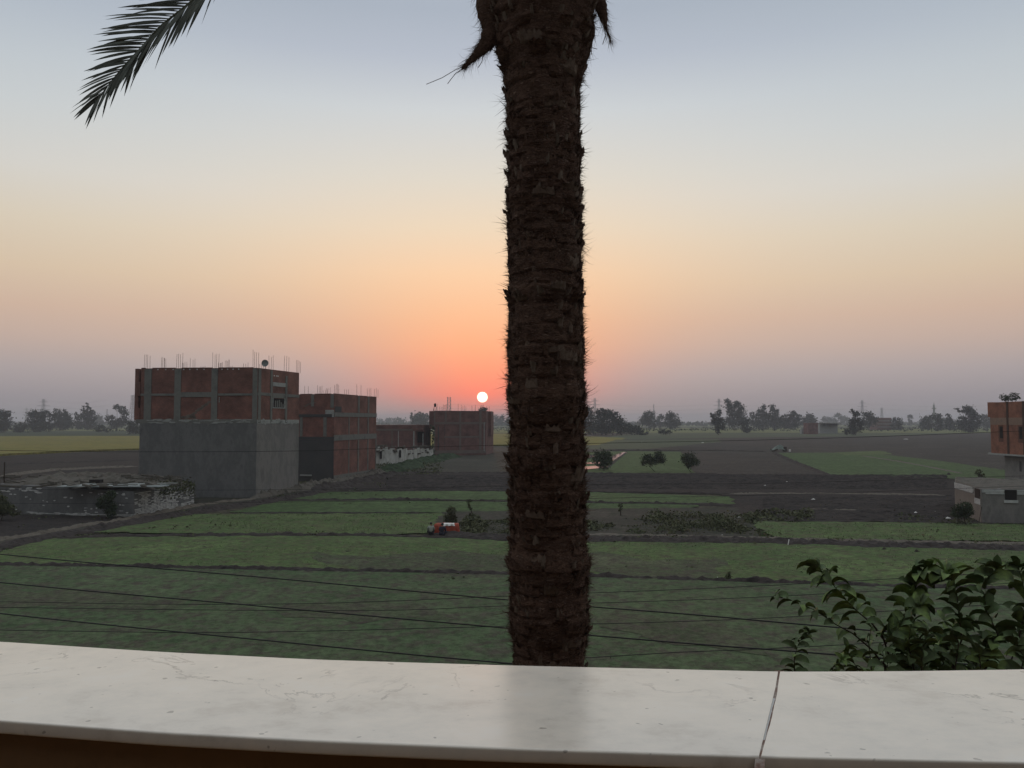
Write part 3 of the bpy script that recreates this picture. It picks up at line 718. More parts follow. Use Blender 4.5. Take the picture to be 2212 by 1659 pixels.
mb = MB(); wd.rect(mb, 0, wd.L, 7.75, 8.3, proud=.08); mb.build('floor_beam', M['conc_dull'], b)
mb = MB(); wd.vrect(mb, 960, 1034, 4.4, 4.8, proud=.06); mb.build('floor_beam', M['conc_dull'], b)
mb = MB(); wd.rect(mb, 0, wd.L, 0.5, 1.3, proud=.06); mb.build('plinth', M['conc_dull'], b)
for x0, x1, z0 in ((938, 940, 1.4), (961, 964.5, 8.35), (992, 996, 1.4), (1035, 1040, 1.4)):
    mb = MB(); wd.vrect(mb, x0, x1, z0, ZD - .05, proud=.1); mb.build('column', M['conc_dull'], b)
mb = MB(); wd.vrect(mb, 960.3, 961, 1.4, 7.7, proud=.04); wd.vrect(mb, 946, 948, 1.4, 7.2, proud=.03); mb.build('dark_patch', M['plaster_dark'], b)  # narrow dark grey strips running up the brick
mb = MB(); wd.vrect(mb, 1045, 1046.2, 1.0, 8.2, proud=.16); mb.build('pipe', M['conc_pale'], b)
mb = MB(); mb.box((x1 - .3, 199.6, 4.95), ((1, 0, 0), (0, 1, 0), (0, 0, 1)), (2.2, 1.4, .2)); mb.build('balcony_slab', M['conc_dull'], b)
mb = MB()
for k in range(40): mb.tri((fp(935, 189)[0] + rq.gauss(0, .25), 189.2, 7.5 - k * .18), .7, rq)
mb.build('climbing_plant', M['leaf'], b)
for vx, n_, h_, Y in ((941, 2, 1.7, 193), (953, 3, 1.2, 202), (961, 4, 1.6, 194), (975, 1, 1.6, 200), (993, 2, 1.7, 195), (1003, 3, 1.4, 204), (1023, 2, 1.5, 196), (1030, 2, 1.2, 205), (1041, 4, 1.6, 200), (1054, 3, 1.3, 204)):
    x, y = fp(vx, Y); rebar(b, (x, y, ZD), n_, h_, rg, .4, .03)
# water tank on its roof corner
t0 = fp(936.5, 194)
tk = thing('roof_tank', (t0[0] + .4, t0[1], ZD), 'small dark tank at the left roof corner of the building below the sun', 'tank')
mb = MB(); mb.tube([(t0[0] + .4, t0[1], ZD + 1.0), (t0[0] + .4, t0[1], ZD + 1.75), (t0[0] + .4, t0[1], ZD + 1.9)], [.26, .26, .1], 12); mb.build('tank', M['black_cloth'], tk)
mb = MB()
for i, j in ((0, 0), (.55, 0), (0, .5), (.55, .5)): mb.tube([(t0[0] + .05 + i * 1.2 - .1, t0[1] - .25 + j, ZD), (t0[0] + .15 + i, t0[1] - .2 + j, ZD + 1.02)], .05, 5)
mb.build('stand', M['steel'], tk)

# orange building at the right edge
h0 = fp(2139, 112); h1 = fp(2330, 94)
b = thing('brick_building', (h0[0], h0[1], 0), 'orange brick building at the right edge, upper floor overhanging a grey ground floor', 'building', 'unfinished brick buildings')
wh = Wall(h0, h1); nb = -wh.n * 12
H0 = Vector((*h0, 0)); H1 = Vector((*h1, 0))
mb = MB(); mb.prism([H0, H1, H1 + nb, H0 + nb], 3.95, 11.2); mb.build('wall', M['brick_orange'], b)
mb = MB(); a_ = H0 - wh.n * .9 + wh.t * 1.6; mb.prism([a_, H1 - wh.n * .9, H1 + nb, H0 + nb + wh.t * 1.6], 0, 3.9); mb.build('ground_floor', M['plaster_warm'], b)
mb = MB(); wh.rect(mb, -.6, wh.L, 3.72, 3.95, proud=.12, back=12); mb.build('floor_slab', M['conc_pale'], b)
mb = MB(); wh.rect(mb, -.55, .001, 9.1, 11.25, proud=.02, back=11); wh.rect(mb, -.45, -.003, 3.96, 6.1, proud=-.5, back=9); mb.build('balcony_wall', M['brick_orange'], b)
mb = MB(); wh.rect(mb, .01, wh.L, 8.0, 9.0, proud=.03); mb.build('floor_beam', mat('brick dusted with cement', [(.20, .15, .12), (.28, .19, .14)], 1.2, .95, .3), b)
for x0 in (2174.5, 2209):
    mb = MB(); wh.vrect(mb, x0, x0 + 4, 3.96, 11.22, proud=.06); mb.build('column', mat('dark brown joint', [(.05, .032, .025), (.09, .06, .045)], 1, .95, .2), b)
for x0 in (2157, 2199, 2240):
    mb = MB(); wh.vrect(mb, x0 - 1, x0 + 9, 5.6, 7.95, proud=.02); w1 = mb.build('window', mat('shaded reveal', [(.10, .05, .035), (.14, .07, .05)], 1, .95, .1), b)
    mb = MB(); wh.vrect(mb, x0 + 2, x0 + 8.5, 6.1, 7.75, proud=.035); mb.build('opening', M['opening'], w1)
mb = MB(); wh.vrect(mb, 2185, 2189, 1.6, 3.0, proud=-.86, back=.96); mb.build('slot_window', M['plaster_dark'], b)

# sheds
def patches(wl, mb, n, u0, u1, z0, z1, w_, h_, rq, proud=.02):
    for _ in range(n): wl.lump(mb, rq.uniform(u0, u1), rq.uniform(z0, z1), rq.uniform(*w_), rq.uniform(*h_), rq, proud)
def bricks(wl, mb, u0, u1, z0, z1, cover, rq, bw=.5, bh=.13, proud=.03):
    """exposed white bricks left where plaster fell, course by course"""
    z = z0
    while z < z1 - bh * .5:
        u = u0 + rq.uniform(0, .2)
        while u < u1:
            if cover(u, z) > rq.random():
                wl.rect(mb, u, min(u + bw * rq.uniform(.7, 1.1), u1), z, z + bh * .62, proud=proud + rq.uniform(0, .01), back=.02)
            u += bw
        z += bh
s0 = fp(0, 71.5); s1 = fp(293, 68.6); s2 = fp(423, 79)
S0, S1, S2 = (Vector((*p, 0)) for p in (s0, s1, s2)); S3 = S2 + Vector((-9.5, 11, 0)); S4 = S0 + Vector((-.5, 17, 0))
b = thing('ruined_shed', (s1[0], s1[1], 0), 'low ruined shed with rubble roof and flaking white bricks before the largest building', 'shed', 'low farm sheds')
mb = MB(); mb.prism([S0, S1, S2, S3, S4], 0, [2.75, 2.3, 2.0, 2.0, 2.6]); mb.build('wall', M['plaster'], b)
w1 = Wall(S0, S1); w2 = Wall(S1, S2); rq = random.Random(21)
WB = mat('flaking white brick', [(.30, .30, .29), (.52, .53, .52), (.66, .67, .66)], 1.7, .95, .2)
mb = MB(); patches(w1, mb, 26, 1, w1.L - .5, .3, 2.2, (.15, .5), (.06, .16), rq, .015); patches(w1, mb, 60, 3, w1.L, .1, .28, (.5, 1.4), (.05, .1), rq, .02); patches(w1, mb, 14, 0.5, 5, 2.0, 2.5, (.3, .9), (.1, .2), rq, .02)
patches(w1, mb, 12, w1.L - 4.5, w1.L - .2, 2.0, 2.25, (.2, .5), (.08, .14), rq, .02)
mb.build('exposed_brick', WB, b)
mb = MB(); bricks(w2, mb, 0.1, w2.L * .66, .12, 2.15, lambda u, z: max(.25, 1.0 - .45 * (z > .75) * (.5 + math.sin(u * 3.1)) - .2 * (z > 1.6)), rq)
bricks(w2, mb, w2.L * .6, w2.L - .1, .12, 1.9, lambda u, z: .9 if z < .5 else .38, rq)
mb.build('exposed_brick', WB, b)
# roof: bumpy rubble with planks and sheets
mb = MB(); NX, NY = 46, 26; vs = []; fs = []
for j in range(NY + 1):
    for i in range(NX + 1):
        u, v_ = i / NX, j / NY
        fr_ = S0.lerp(S2 if False else S1, min(1, u * 1.35)) if u < .74 else S1.lerp(S2, (u - .74) / .26)
        bk = S4.lerp(S3, u); p = fr_.lerp(bk, v_)
        z = 2.72 - .42 * u + .55 * noise.noise(Vector((p.x * .7, p.y * .5, 3))) * min(1, v_ * 4) + .25 * noise.noise(Vector((p.x * 2, p.y * 1.5, 1))) + .35 * math.sin(v_ * PI) * (1 - u) 
        if i in (0, NX) or j in (0, NY): z = min(z, 2.75 - .7 * u) - .02
        vs.append((p.x, p.y, z))
for j in range(NY):
    for i in range(NX): a = j * (NX + 1) + i; fs.append((a, a + 1, a + NX + 2, a + NX + 1))
mb.add(vs, fs); mroof = mb
mb = MB()
for (vx, vy, wd_, dp, rot) in ((262, 1047, 7.5, 1.6, .02), (300, 1050, 5, 1.2, -.1), (205, 1050, 6, 1.3, .03), (330, 1046, 4, 1.5, .2)):
    p = Z(vx, vy, 2.75); mb.box(p, ((1, rot, 0.0), (-rot, 1, .02), (0, -.02, 1)), (wd_, dp, .07))
msheet = mb
mb = mroof
for _ in range(90):
    p = Z(rq.uniform(20, 400), rq.uniform(1027, 1052), 2.75); a = rq.uniform(-.6, .6)
    mb.box(p, ((math.cos(a), math.sin(a), rq.uniform(-.15, .15)), (-math.sin(a), math.cos(a), 0), (0, 0, 1)), (rq.uniform(.2, 2.0), rq.uniform(.1, .5), rq.uniform(.05, .3)))
roof = mb.build('roof', M['rubble'], b); msheet.build('roof_sheet', M['sheet_metal'], roof)
mb = MB(); p = Z(208, 1041, 2.9); mb.box(p, ((1, 0, 0), (0, 1, 0), (0, 0, 1)), (1.0, .6, .45)); mb.build('roof_hatch', M['opening'], roof)
mb = MB()
for _ in range(2600):
    u = rq.uniform(w2.L * .35, w2.L + .1); z = 2.15 + rq.gauss(0, .28) - (rq.random() ** 2) * 1.1 * (u / w2.L)
    mb.tri(w2.pt(u, z, rq.uniform(-1.2, .18)), .22, rq)
mb.build('creeper', M['weed'], b)
pl_ = thing('wooden_post', (fp(14, 74)[0], 74, 0), 'thin pale post standing at the left end of the ruined shed', 'post')
mb = MB(); mb.tube([(fp(14, 74)[0], 74, 0), (fp(13, 74)[0], 74, 4.6)], .06, 6); mb.build('pole', M['bark'], pl_)

q1 = fp(2115, 65); q0 = fp(2058.6, 72.5); q2 = fp(2330, 63.5)
Q0, Q1, Q2 = (Vector((*p, 0)) for p in (q0, q1, q2)); Q3 = Q2 + Vector((3, 12, 0)); Q4 = Q0 + Vector((3.5, 6, 0))
b = thing('plastered_shed', (q1[0], q1[1], 0), 'grey plastered shed with white brick top courses and dark window holes, at the right edge', 'shed', 'low farm sheds')
mb = MB(); mb.prism([Q0, Q1, Q2, Q3, Q4], 0, 2.85); mb.build('wall', M['plaster_warm'], b)
w3 = Wall(Q0, Q1); w4 = Wall(Q1, Q2)
mb = MB(); w3.rect(mb, 0, w3.L * .98, 0, 2.2, proud=.03); mb.build('plaster_wall', mat('brownish plaster', [(.16, .145, .13), (.21, .19, .17)], .6, .95, .3), b)
WC = mat('white brick courses', [(.34, .36, .36), (.55, .57, .57)], 2.5, .95, .2)
mb = MB()
for z, a1 in ((2.30, .70), (2.43, .74), (2.56, .74), (2.69, .70)): w3.rect(mb, 0, w3.L * a1, z, z + .105, proud=.05)
for z, c0_, c1_ in ((2.70, 2116, 2164), (2.57, 2116, 2163), (2.44, 2124, 2164), (2.70, 2191.5, 2290), (2.57, 2191.5, 2290), (2.44, 2191.5, 2230)): w4.vrect(mb, c0_, c1_, z, z + .105, proud=.05)
for z in (1.50, 1.62, 1.74, 1.86): w3.rect(mb, w3.L * .77, w3.L * .97, z, z + .10, proud=.05)
mb.build('brick_course', WC, b)
mb = MB(); w3.rect(mb, w3.L * .79, w3.L * .96, 2.0, 2.78, proud=.045); k = mb.build('window', M['opening'], b)
mb = MB(); w4.vrect(mb, 2165.5, 2190.5, 1.99, 2.80, proud=.035); k = mb.build('window', M['opening'], b)
mb = MB(); w4.vrect(mb, 2163, 2193, 1.74, 1.96, proud=.09); mb.build('sill', WC, k)
mb = MB(); mb.tube([w4.pt(-.5, .1, .7), w4.pt(-.1, 1.4, .3)], .025, 6); mb.build('pipe', M['bark'], b)
mb = MB(); vs = []; fs = []
for j in range(17):
    for i in range(31):
        u, v_ = i / 30, j / 16; p = Q0.lerp(Q1, u / .25) if u < .25 else Q1.lerp(Q2, (u - .25) / .75)
        q = Q4.lerp(Q3, u); p = p.lerp(q, v_); z = 2.95 + .16 * noise.noise(Vector((p.x, p.y, 2))) + .1 * noise.noise(Vector((p.x * 4, p.y * 4, 2)))
        if i in (0, 30) or j in (0, 16): z = 2.84
        vs.append((p.x, p.y, z))
for j in range(16):
    for i in range(30): a = j * 31 + i; fs.append((a, a + 1, a + 32, a + 31))
mb.add(vs, fs); rf = mb.build('roof', M['rubble'], b)
# distant buildings
def far_block(vx0, vx1, vyt, vyb, label, m, dep=12, extra=None, cat='building', name='distant_building'):
    Y = G(0, vyb).y; x0 = fp(vx0, Y)[0]; x1 = fp(vx1, Y)[0]; zt = ztop(vyt, Y)
    o = thing(name, (x0, Y, 0), label, cat)
    mb = MB(); mb.prism([(x0, Y), (x1, Y + 3), (x1, Y + dep), (x0, Y + dep - 2)], 0, zt); mb.build('wall', m, o)
    if extra: extra(o, x0, x1, Y, zt)
    return o
def ex1(o, x0, x1, Y, zt):
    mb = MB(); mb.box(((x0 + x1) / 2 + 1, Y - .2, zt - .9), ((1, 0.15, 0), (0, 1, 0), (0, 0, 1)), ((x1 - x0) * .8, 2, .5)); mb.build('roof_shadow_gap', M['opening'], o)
    mb = MB(); mb.box(((x0 + x1) / 2, Y + 5, zt + .2), ((1, 0, 0), (0, 1, 0), (0, 0, 1)), ((x1 - x0) + 1, 14, .35)); mb.build('roof', M['conc'], o)
far_block(1771, 1813, 915, 936, 'far single storey concrete house with flat roof among trees', M['conc_pale'], 14, ex1, 'house', 'farm_house')
far_block(1745, 1770.5, 913.5, 938, 'far brown brick tower block joined beside the flat concrete house', M['brick_dull'], 10)
far_block(1731, 1744, 925.5, 937.5, 'tiny white hut beside the far brown brick block', M['conc_pale'], 5, None, 'hut', 'white_hut')
def ex2(o, x0, x1, Y, zt):
    for k in range(3):
        mb = MB(); mb.box(((x0 + x1) / 2, Y - .1, zt * (k + 1) / 4), ((1, 3 / (x1 - x0), 0), (0, 1, 0), (0, 0, 1)), (x1 - x0, .8, .5)); mb.build('floor_beam', M['conc_pale'], o)
far_block(1894, 1929, 902.5, 929, 'hazy brick apartment block alone on the far plain at right', M['brick_dull'], 18, ex2)
far_block(2022, 2058, 903, 922, 'hazy grey block behind the slim trees left of the right edge building', M['conc'], 18, ex2)

# tarpaulin shelter in the middle distance
Y = G(0, 976).y; tx = fp(1680, Y)[0]
b = thing('tarpaulin_shelter', (tx, Y, 0), 'sagging faded green tarpaulin shelter alone in the ploughed fields', 'shelter')
mb = MB(); vs = []; fs = []; rq = random.Random(3)
for j in range(9):
    for i in range(13):
        u, v_ = i / 12, j / 8
        z = 2.1 * (1 - abs(u * 2 - 1.25) ** 1.8 * .75) * (1 - .35 * v_) + .3 * noise.noise(Vector((i * .8, j * .9, 1)))
        if i in (0,): z = .8
        vs.append((tx - 1.7 + 3.6 * u, Y - .2 + 2.5 * v_, max(.05, z if j else z * .35)))
for j in range(8):
    for i in range(12): a = j * 13 + i; fs.append((a, a + 1, a + 14, a + 13))
mb.add(vs, fs); mb.build('canopy', M['tarp'], b)
mb = MB(); mb.box((tx - 1.0, Y - .3, .45), ((1, 0, .3), (0, 1, 0), (-.3, 0, 1)), (1.6, .3, .4)); mb.box((tx + 1.9, Y + .3, .7), ((1, 0, 0), (0, 1, 0), (0, 0, 1)), (.9, .8, 1.3)); mb.build('frame', M['bark'], b)
x, y = fp(1705, Y); sk_ = MB(); sk_.box((x, y, .35), ((1, .2, .1), (0, 1, 0), (0, 0, 1)), (.5, .4, .7)); o = sk_.build('sack', M['white_scrap'], loc=(x, y, 0)); tag(o, 'small white sack beside the green tarpaulin shelter', 'sack')

# ------------------------------------------------------------------ trees
def tree(name, label, cat, base, lobes, leafpx=2.4, dens=1.0, group=None, m='leaf_far', seed=1, Y=None, trunk=.02, depth=None, clump=.32):
    rg = random.Random(seed * 31 + 5)
    Y = Y or G(0, base[1]).y
    px = PX(Y); bx, by = fp(base[0], Y)
    t = thing(name, (bx, by, 0), label, cat, group)
    mb = MB(); cen = []
    for (vx, vy, rx, ry) in lobes:
        c = P(vx, vy, Y); rX, rZ = rx * px, ry * px; rY = depth * px if depth else (rX + rZ) / 2
        c = c + Vector((0, rg.uniform(-.4, .4) * rY, 0)); cen.append((c, rX, rZ))
        nc = max(6, int(rx * ry * PI / (leafpx * leafpx * 1.25)))
        for _ in range(nc):
            while True:
                q = Vector((rg.uniform(-1, 1), rg.uniform(-1, 1), rg.uniform(-1, 1)))
                if .15 < q.length < 1: break
            q = q * (q.length ** -.35)
            cc = c + Vector((q.x * rX, q.y * rY, q.z * rZ))
            cs = min(rX, rZ) * clump * rg.uniform(.5, 1.15)
            for _k in range(int(13 * dens)):
                p = cc + Vector((rg.gauss(0, 1) * cs, rg.gauss(0, 1) * cs, rg.gauss(0, .8) * cs))
                if p.z > .05: mb.tri(p, leafpx * px * rg.uniform(.8, 1.6), rg)
    mb.build('crown', M[m], t)
    mb = MB(); h0 = min(c.z for c, _, _ in cen); mid = Vector((bx, by, 0)).lerp(Vector((cen[0][0].x, by, h0)), .6)
    r0_ = max(trunk * (cen[0][0].z), .06)
    mb.tube([(bx, by, -.02), mid + Vector((0, 0, 0)), mid.lerp(cen[0][0], .5)], [r0_, r0_ * .7, r0_ * .45], 7)
    for c, a, k in cen: mb.tube([mid, mid.lerp(c, .55) + Vector((0, 0, .05 * k)), c + Vector((0, 0, .5 * k))], [r0_ * .55, r0_ * .35, r0_ * .12], 5)
    mb.build('trunk', M['bark'], t)
    return t
GL = 'trees along the far fields'
TT = [
 ('tree', 'broad dark tree cut by the left edge of the photo', (5, 934), [(2, 908, 20, 18), (-10, 898, 16, 14), (14, 893, 8, 6), (6, 922, 18, 10)]),
 ('shrub', 'low dark bush between the edge tree and the next round tree', (48, 934), [(48, 923, 14, 9), (38, 927, 8, 6)]),
 ('tree', 'round dark tree standing in front of the tall steel pylon', (80, 933), [(80, 903, 17, 14), (72, 893, 9, 7), (90, 895, 8, 7), (82, 920, 17, 12)]),
 ('tree', 'thin open tree squeezed between two dark round trees at left', (108, 932), [(103, 893, 6, 6), (111, 902, 6, 9), (107, 920, 8, 10)]),
 ('tree', 'wide dark tree with two tufts on its top, left group', (138, 930), [(124, 892, 6, 9), (141, 893, 5, 9), (135, 905, 15, 11), (146, 912, 13, 12), (134, 918, 16, 10)]),
 ('tree', 'small feathery tree just left of the tall pointed one', (167, 928), [(164, 898, 4, 7), (169, 913, 8, 13)]),
 ('tree', 'tall pointed windswept tree, highest of the left group', (190, 929), [(188, 877, 3, 7), (193, 886, 5, 8), (181, 884, 4, 6), (187, 898, 12, 9), (199, 900, 7, 13), (190, 915, 15, 12)]),
 ('tree', 'small pale hazy tree right of the tall pointed one', (216, 920), [(215, 902, 7, 6), (216, 912, 7, 7)]),
 ('tree', 'arched tree with a gap of sky inside its crown, beside the largest building', (253, 930), [(254, 880, 6, 5), (263, 886, 8, 7), (271, 898, 6, 10), (239, 904, 9, 7), (261, 911, 11, 8), (250, 917, 14, 8)]),
 ('shrub', 'spreading low bush in front of the arched tree', (222, 934), [(216, 925, 10, 7), (230, 930, 8, 4)]),
 ('shrub', 'dusky bush touching the left wall of the largest building', (287, 938), [(286, 921, 11, 13), (293, 930, 8, 9)]),
 ('tree', 'small hazy tree left of two joined ones above the low brick house', (822, 916), [(821, 911, 9, 6)]),
 ('tree', 'hazy round tree above the low brick house, left of its twin', (841, 917), [(841, 910, 9, 7)]),
 ('tree', 'wider hazy tree above the low brick house, right of its twin', (862, 918), [(858, 910, 9, 7), (868, 911, 7, 6)]),
 ('tree', 'large rounded tree between the low brick house and the building below the sun', (908, 925), [(906, 901, 11, 9), (916, 903, 10, 9), (897, 908, 8, 9), (908, 915, 18, 10), (890, 894, 2, 4), (888, 900, 2, 4)]),
 ('tree', 'tree showing just above the roof of the building below the sun', (1046, 940), [(1045, 886, 9, 6), (1044, 893, 9, 8)]),
 ('tree', 'hazy tree right beside the building below the sun', (1070, 920), [(1069, 905, 8, 7), (1078, 908, 6, 9), (1085, 906, 4, 9)]),
 ('tree', 'hazy tree half hidden by the left side of the palm trunk', (1104, 920), [(1105, 906, 9, 8), (1098, 912, 8, 6)]),
 ('shrub', 'bush at the left side of the palm trunk by the yellow field', (1106, 940), [(1107, 932, 10, 7)]),
 ('tree', 'tall tree half hidden by the right side of the palm trunk', (1272, 939), [(1272, 890, 9, 9), (1270, 905, 14, 12), (1274, 925, 14, 12)]),
 ('tree', 'largest dark rounded tree right of the palm trunk', (1312, 940), [(1292, 893, 7, 8), (1306, 890, 10, 8), (1318, 896, 12, 9), (1334, 908, 13, 10), (1308, 912, 24, 15), (1340, 924, 16, 12), (1300, 928, 26, 9)]),
 ('tree', 'slim tuft-topped tree poking from the largest dark tree', (1333, 935), [(1332, 892, 3.5, 5), (1332, 901, 3, 6)]),
 ('shrub', 'row of dark low bush right of the largest dark tree', (1366, 940), [(1360, 927, 10, 10), (1375, 929, 10, 8), (1357, 915, 4, 6), (1390, 935, 14, 4)]),
 ('tree', 'round tree left of a small gap, centre right group', (1400, 928), [(1402, 896, 12, 8), (1394, 908, 11, 10), (1407, 912, 12, 12)]),
 ('tree', 'thin leaning tree between the two round trees at centre right', (1426, 925), [(1426, 901, 6, 6), (1427, 914, 8, 8)]),
 ('tree', 'round tree right of the thin leaning one at centre right', (1450, 928), [(1448, 897, 9, 7), (1451, 906, 13, 10), (1464, 914, 9, 6), (1447, 918, 13, 8)]),
 ('shrub', 'low hazy bush on the pale field under the round trees', (1436, 940), [(1438, 933, 14, 5)]),
 ('tree', 'open tree with a dark visible trunk left of the tallest tree', (1553, 940), [(1540, 898, 8, 6), (1553, 893, 6, 7), (1545, 910, 8, 9), (1556, 915, 10, 14), (1551, 929, 5, 8)]),
 ('tree', 'tallest double-crowned tree of the far right fields', (1586, 930), [(1573, 870, 6, 7), (1577, 879, 8, 8), (1591, 873, 7, 6), (1597, 883, 9, 9), (1582, 892, 12, 7), (1600, 896, 11, 9), (1588, 909, 20, 12)]),
 ('tree', 'dark narrow tree reaching low right of the tallest double-crowned tree', (1613, 935), [(1611, 912, 9, 10), (1613, 926, 9, 8)]),
 ('tree', 'smaller hazy tree between the tallest tree and the dense row', (1628, 927), [(1624, 897, 5, 8), (1630, 908, 9, 12)]),
 ('tree', 'spiky hazy tree at the left of the dense row', (1650, 928), [(1649, 883, 5, 8), (1645, 892, 9, 8), (1652, 899, 10, 8), (1648, 914, 14, 12)]),
 ('tree', 'two-tufted hazy tree in the middle of the dense row', (1672, 928), [(1669, 881, 6, 7), (1676, 890, 6, 7), (1668, 899, 13, 9), (1673, 914, 14, 12)]),
 ('tree', 'sloping hazy tree at the right of the dense row', (1716, 929), [(1710, 894, 9, 6), (1695, 904, 10, 8), (1718, 903, 12, 9), (1708, 916, 20, 11)]),
 ('tree', 'low hazy tree ending the dense row, left of the flat concrete house', (1744, 926), [(1749, 900, 8, 6), (1742, 910, 14, 9), (1758, 908, 6, 7)]),
 ('tree', 'hazy rounded tree just behind the flat concrete house', (1795, 918), [(1785, 905, 9, 5), (1810, 900, 8, 6), (1822, 906, 12, 7), (1797, 909, 16, 6)]),
 ('tree', 'dark ragged tree right beside the flat concrete house', (1848, 940), [(1841, 889, 5, 6), (1850, 895, 7, 6), (1846, 906, 10, 8), (1850, 921, 14, 13), (1838, 931, 14, 7)]),
 ('tree', 'leaning tree joined to the ragged one by the flat concrete house', (1876, 930), [(1870, 896, 6, 6), (1880, 900, 7, 8), (1874, 912, 12, 10), (1890, 908, 5, 9)]),
 ('tree', 'hazy tree touching the lone hazy apartment block', (1939, 929), [(1938, 910, 8, 8), (1940, 921, 11, 8)]),
 ('tree', 'small faint tree standing alone between the apartment block and slim trees', (1967, 920), [(1967, 903, 5, 6), (1968, 913, 5, 6)]),
 ('tree', 'wide low hazy tree left of the slim pair', (2003, 929), [(1998, 907, 8, 8), (2013, 903, 6, 6), (2003, 919, 13, 10)]),
 ('tree', 'slim ragged tree, left one of the slim pair', (2028, 930), [(2024, 900, 7, 6), (2030, 906, 7, 8), (2029, 920, 9, 10)]),
 ('tree', 'slim pointed tree, right one of the slim pair', (2050, 930), [(2048, 899, 4, 6), (2049, 908, 8, 8), (2050, 920, 10, 10)]),
 ('tree', 'biggest bushy tree on the right with a bare branch to its left', (2092, 934), [(2094, 885, 11, 8), (2100, 895, 10, 8), (2078, 889, 9, 3), (2068, 885, 5, 3), (2080, 909, 12, 8), (2104, 908, 12, 10), (2090, 921, 20, 11)]),
 ('tree', 'hazy tree wedged behind the orange brick building', (2126, 926), [(2122, 901, 10, 5), (2130, 912, 14, 12)]),
]
for i, (nm, lb, base, lobes) in enumerate(TT):
    far = base[1] <= 921
    tree(nm, lb, 'tree' if nm == 'tree' else 'bush', base, lobes, 2.3, 1.0, GL if nm == 'tree' else None, 'leaf_far', i + 1, clump=[.3, .42, .36][i % 3])
tree('tree', 'flat umbrella-shaped tree showing above the roof of the orange building', 'tree', (2180, 1000), [(2172, 858, 11, 5), (2188, 853, 8, 4), (2196, 860, 7, 3), (2180, 863, 15, 3)], 1.7, .8, None, 'leaf', 90, Y=150, clump=.5)
GS = 'small trees in the sapling field'
tree('tree', 'small dark tree at the flooded corner beside the palm trunk', 'tree', (1305, 1017), [(1302, 983, 16, 10), (1292, 994, 10, 9), (1312, 994, 10, 12), (1303, 1005, 9, 9)], 2.2, 1.1, GS, 'leaf', 71, clump=.42, depth=12)
tree('tree', 'small forked tree with leaning crown, middle of three in the green field', 'tree', (1414, 1019), [(1396, 991, 9, 9), (1392, 1001, 6, 5), (1424, 986, 11, 9), (1411, 996, 14, 7), (1430, 994, 6, 6)], 2.2, 1.1, GS, 'leaf', 72, clump=.42, depth=11)
tree('tree', 'small dim tree at the ploughed edge, rightmost of three in the green field', 'tree', (1491, 1020), [(1479, 990, 8, 8), (1491, 989, 11, 9), (1488, 1002, 9, 7), (1503, 999, 8, 8)], 2.2, 1.0, GS, 'leaf', 73, clump=.45, depth=11)
tree('shrub', 'rounded bush growing just behind the two seated people', 'bush', (973, 1140), [(975, 1106, 10, 11), (970, 1120, 11, 11), (980, 1124, 8, 9), (968, 1130, 7, 6)], 2.2, 1.2, None, 'weed', 74, clump=.24, depth=10)
tree('shrub', 'dark round bush in front of the plastered shed at the right', 'bush', (2080, 1122), [(2080, 1096, 16, 12), (2072, 1108, 14, 10), (2088, 1108, 14, 10)], 2.2, 1.2, None, 'leaf', 75, Y=63.5, clump=.24, depth=12)
tree('shrub', 'dark bush growing against the ruined shed wall', 'bush', (232, 1118), [(238, 1070, 10, 10), (228, 1083, 14, 12), (236, 1095, 14, 12), (240, 1107, 10, 9), (218, 1090, 10, 8)], 2.2, 1.2, None, 'leaf', 76, Y=67.6, clump=.24, depth=9)
tree('shrub', 'brown green bush cut by the left edge below the ruined shed', 'bush', (10, 1120), [(6, 1100, 22, 12), (-12, 1085, 22, 20), (30, 1108, 12, 6)], 2.2, 1.2, None, 'weed', 77, Y=66, clump=.24, depth=12)
tree('sapling', 'thin sapling on the bank above the weeds, left of the palm', 'sapling', (1013, 1097), [(1012, 1082, 4, 5), (1013, 1091, 3, 4)], 2, .8, None, 'weed', 78, clump=.35)
tree('sapling', 'short sapling in the clover strip below the thin one', 'sapling', (1019, 1110), [(1018, 1100, 4, 3), (1013, 1096, 3, 2)], 2, .8, None, 'weed', 79, clump=.35)
tree('sapling', 'thin sapling in the clover right of the palm', 'sapling', (1340, 1116), [(1340, 1092, 5, 5), (1341, 1102, 4, 6)], 2, .8, None, 'weed', 80, clump=.35)
tree('sapling', 'small leafy sapling above the roof of the plastered shed', 'sapling', (2122, 1036), [(2114, 1020, 6, 5), (2120, 1027, 6, 6)], 2, .9, None, 'weed', 81, clump=.35)
tree('sapling', 'tuft of weeds standing on the bank right of the palm', 'sapling', (1573, 1254), [(1573, 1243, 6, 7), (1571, 1249, 7, 5)], 2, .9, None, 'weed', 82, clump=.35)

# far woods melting into the haze
mb = MB(); rq = random.Random(77)
for k in range(9000):
    Y = rq.uniform(1300, 3200); x = rq.uniform(-.78, .78) * Y
    hmax = 13 * max(0, noise.noise(Vector((x * .004, Y * .0015, 4))) + .35 + .3 * noise.noise(Vector((x * .02, Y * .002, 8))))
    if hmax < 1: continue
    mb.tri((x, Y, rq.uniform(0, hmax)), rq.uniform(6, 11), rq)
o = mb.build('far_woods', M['leaf_far']); tag(o, 'faint line of distant woods along the hazy horizon', 'woods', kind='stuff')
mb = MB(); rq = random.Random(78)
for k in range(5000):
    x = rq.uniform(-.72, .72) * 800; Y = rq.uniform(640, 1000)
    hm = 3.2 * max(0, noise.noise(Vector((x * .012, Y * .004, 14))) + .18)
    if hm < .3: continue
    mb.tri((x, Y, rq.uniform(0, hm)), rq.uniform(1.2, 2.4), rq)
o = mb.build('hedge_growth', M['leaf_far']); tag(o, 'scattered low scrub along the far field edges under the trees', 'scrub', kind='stuff')

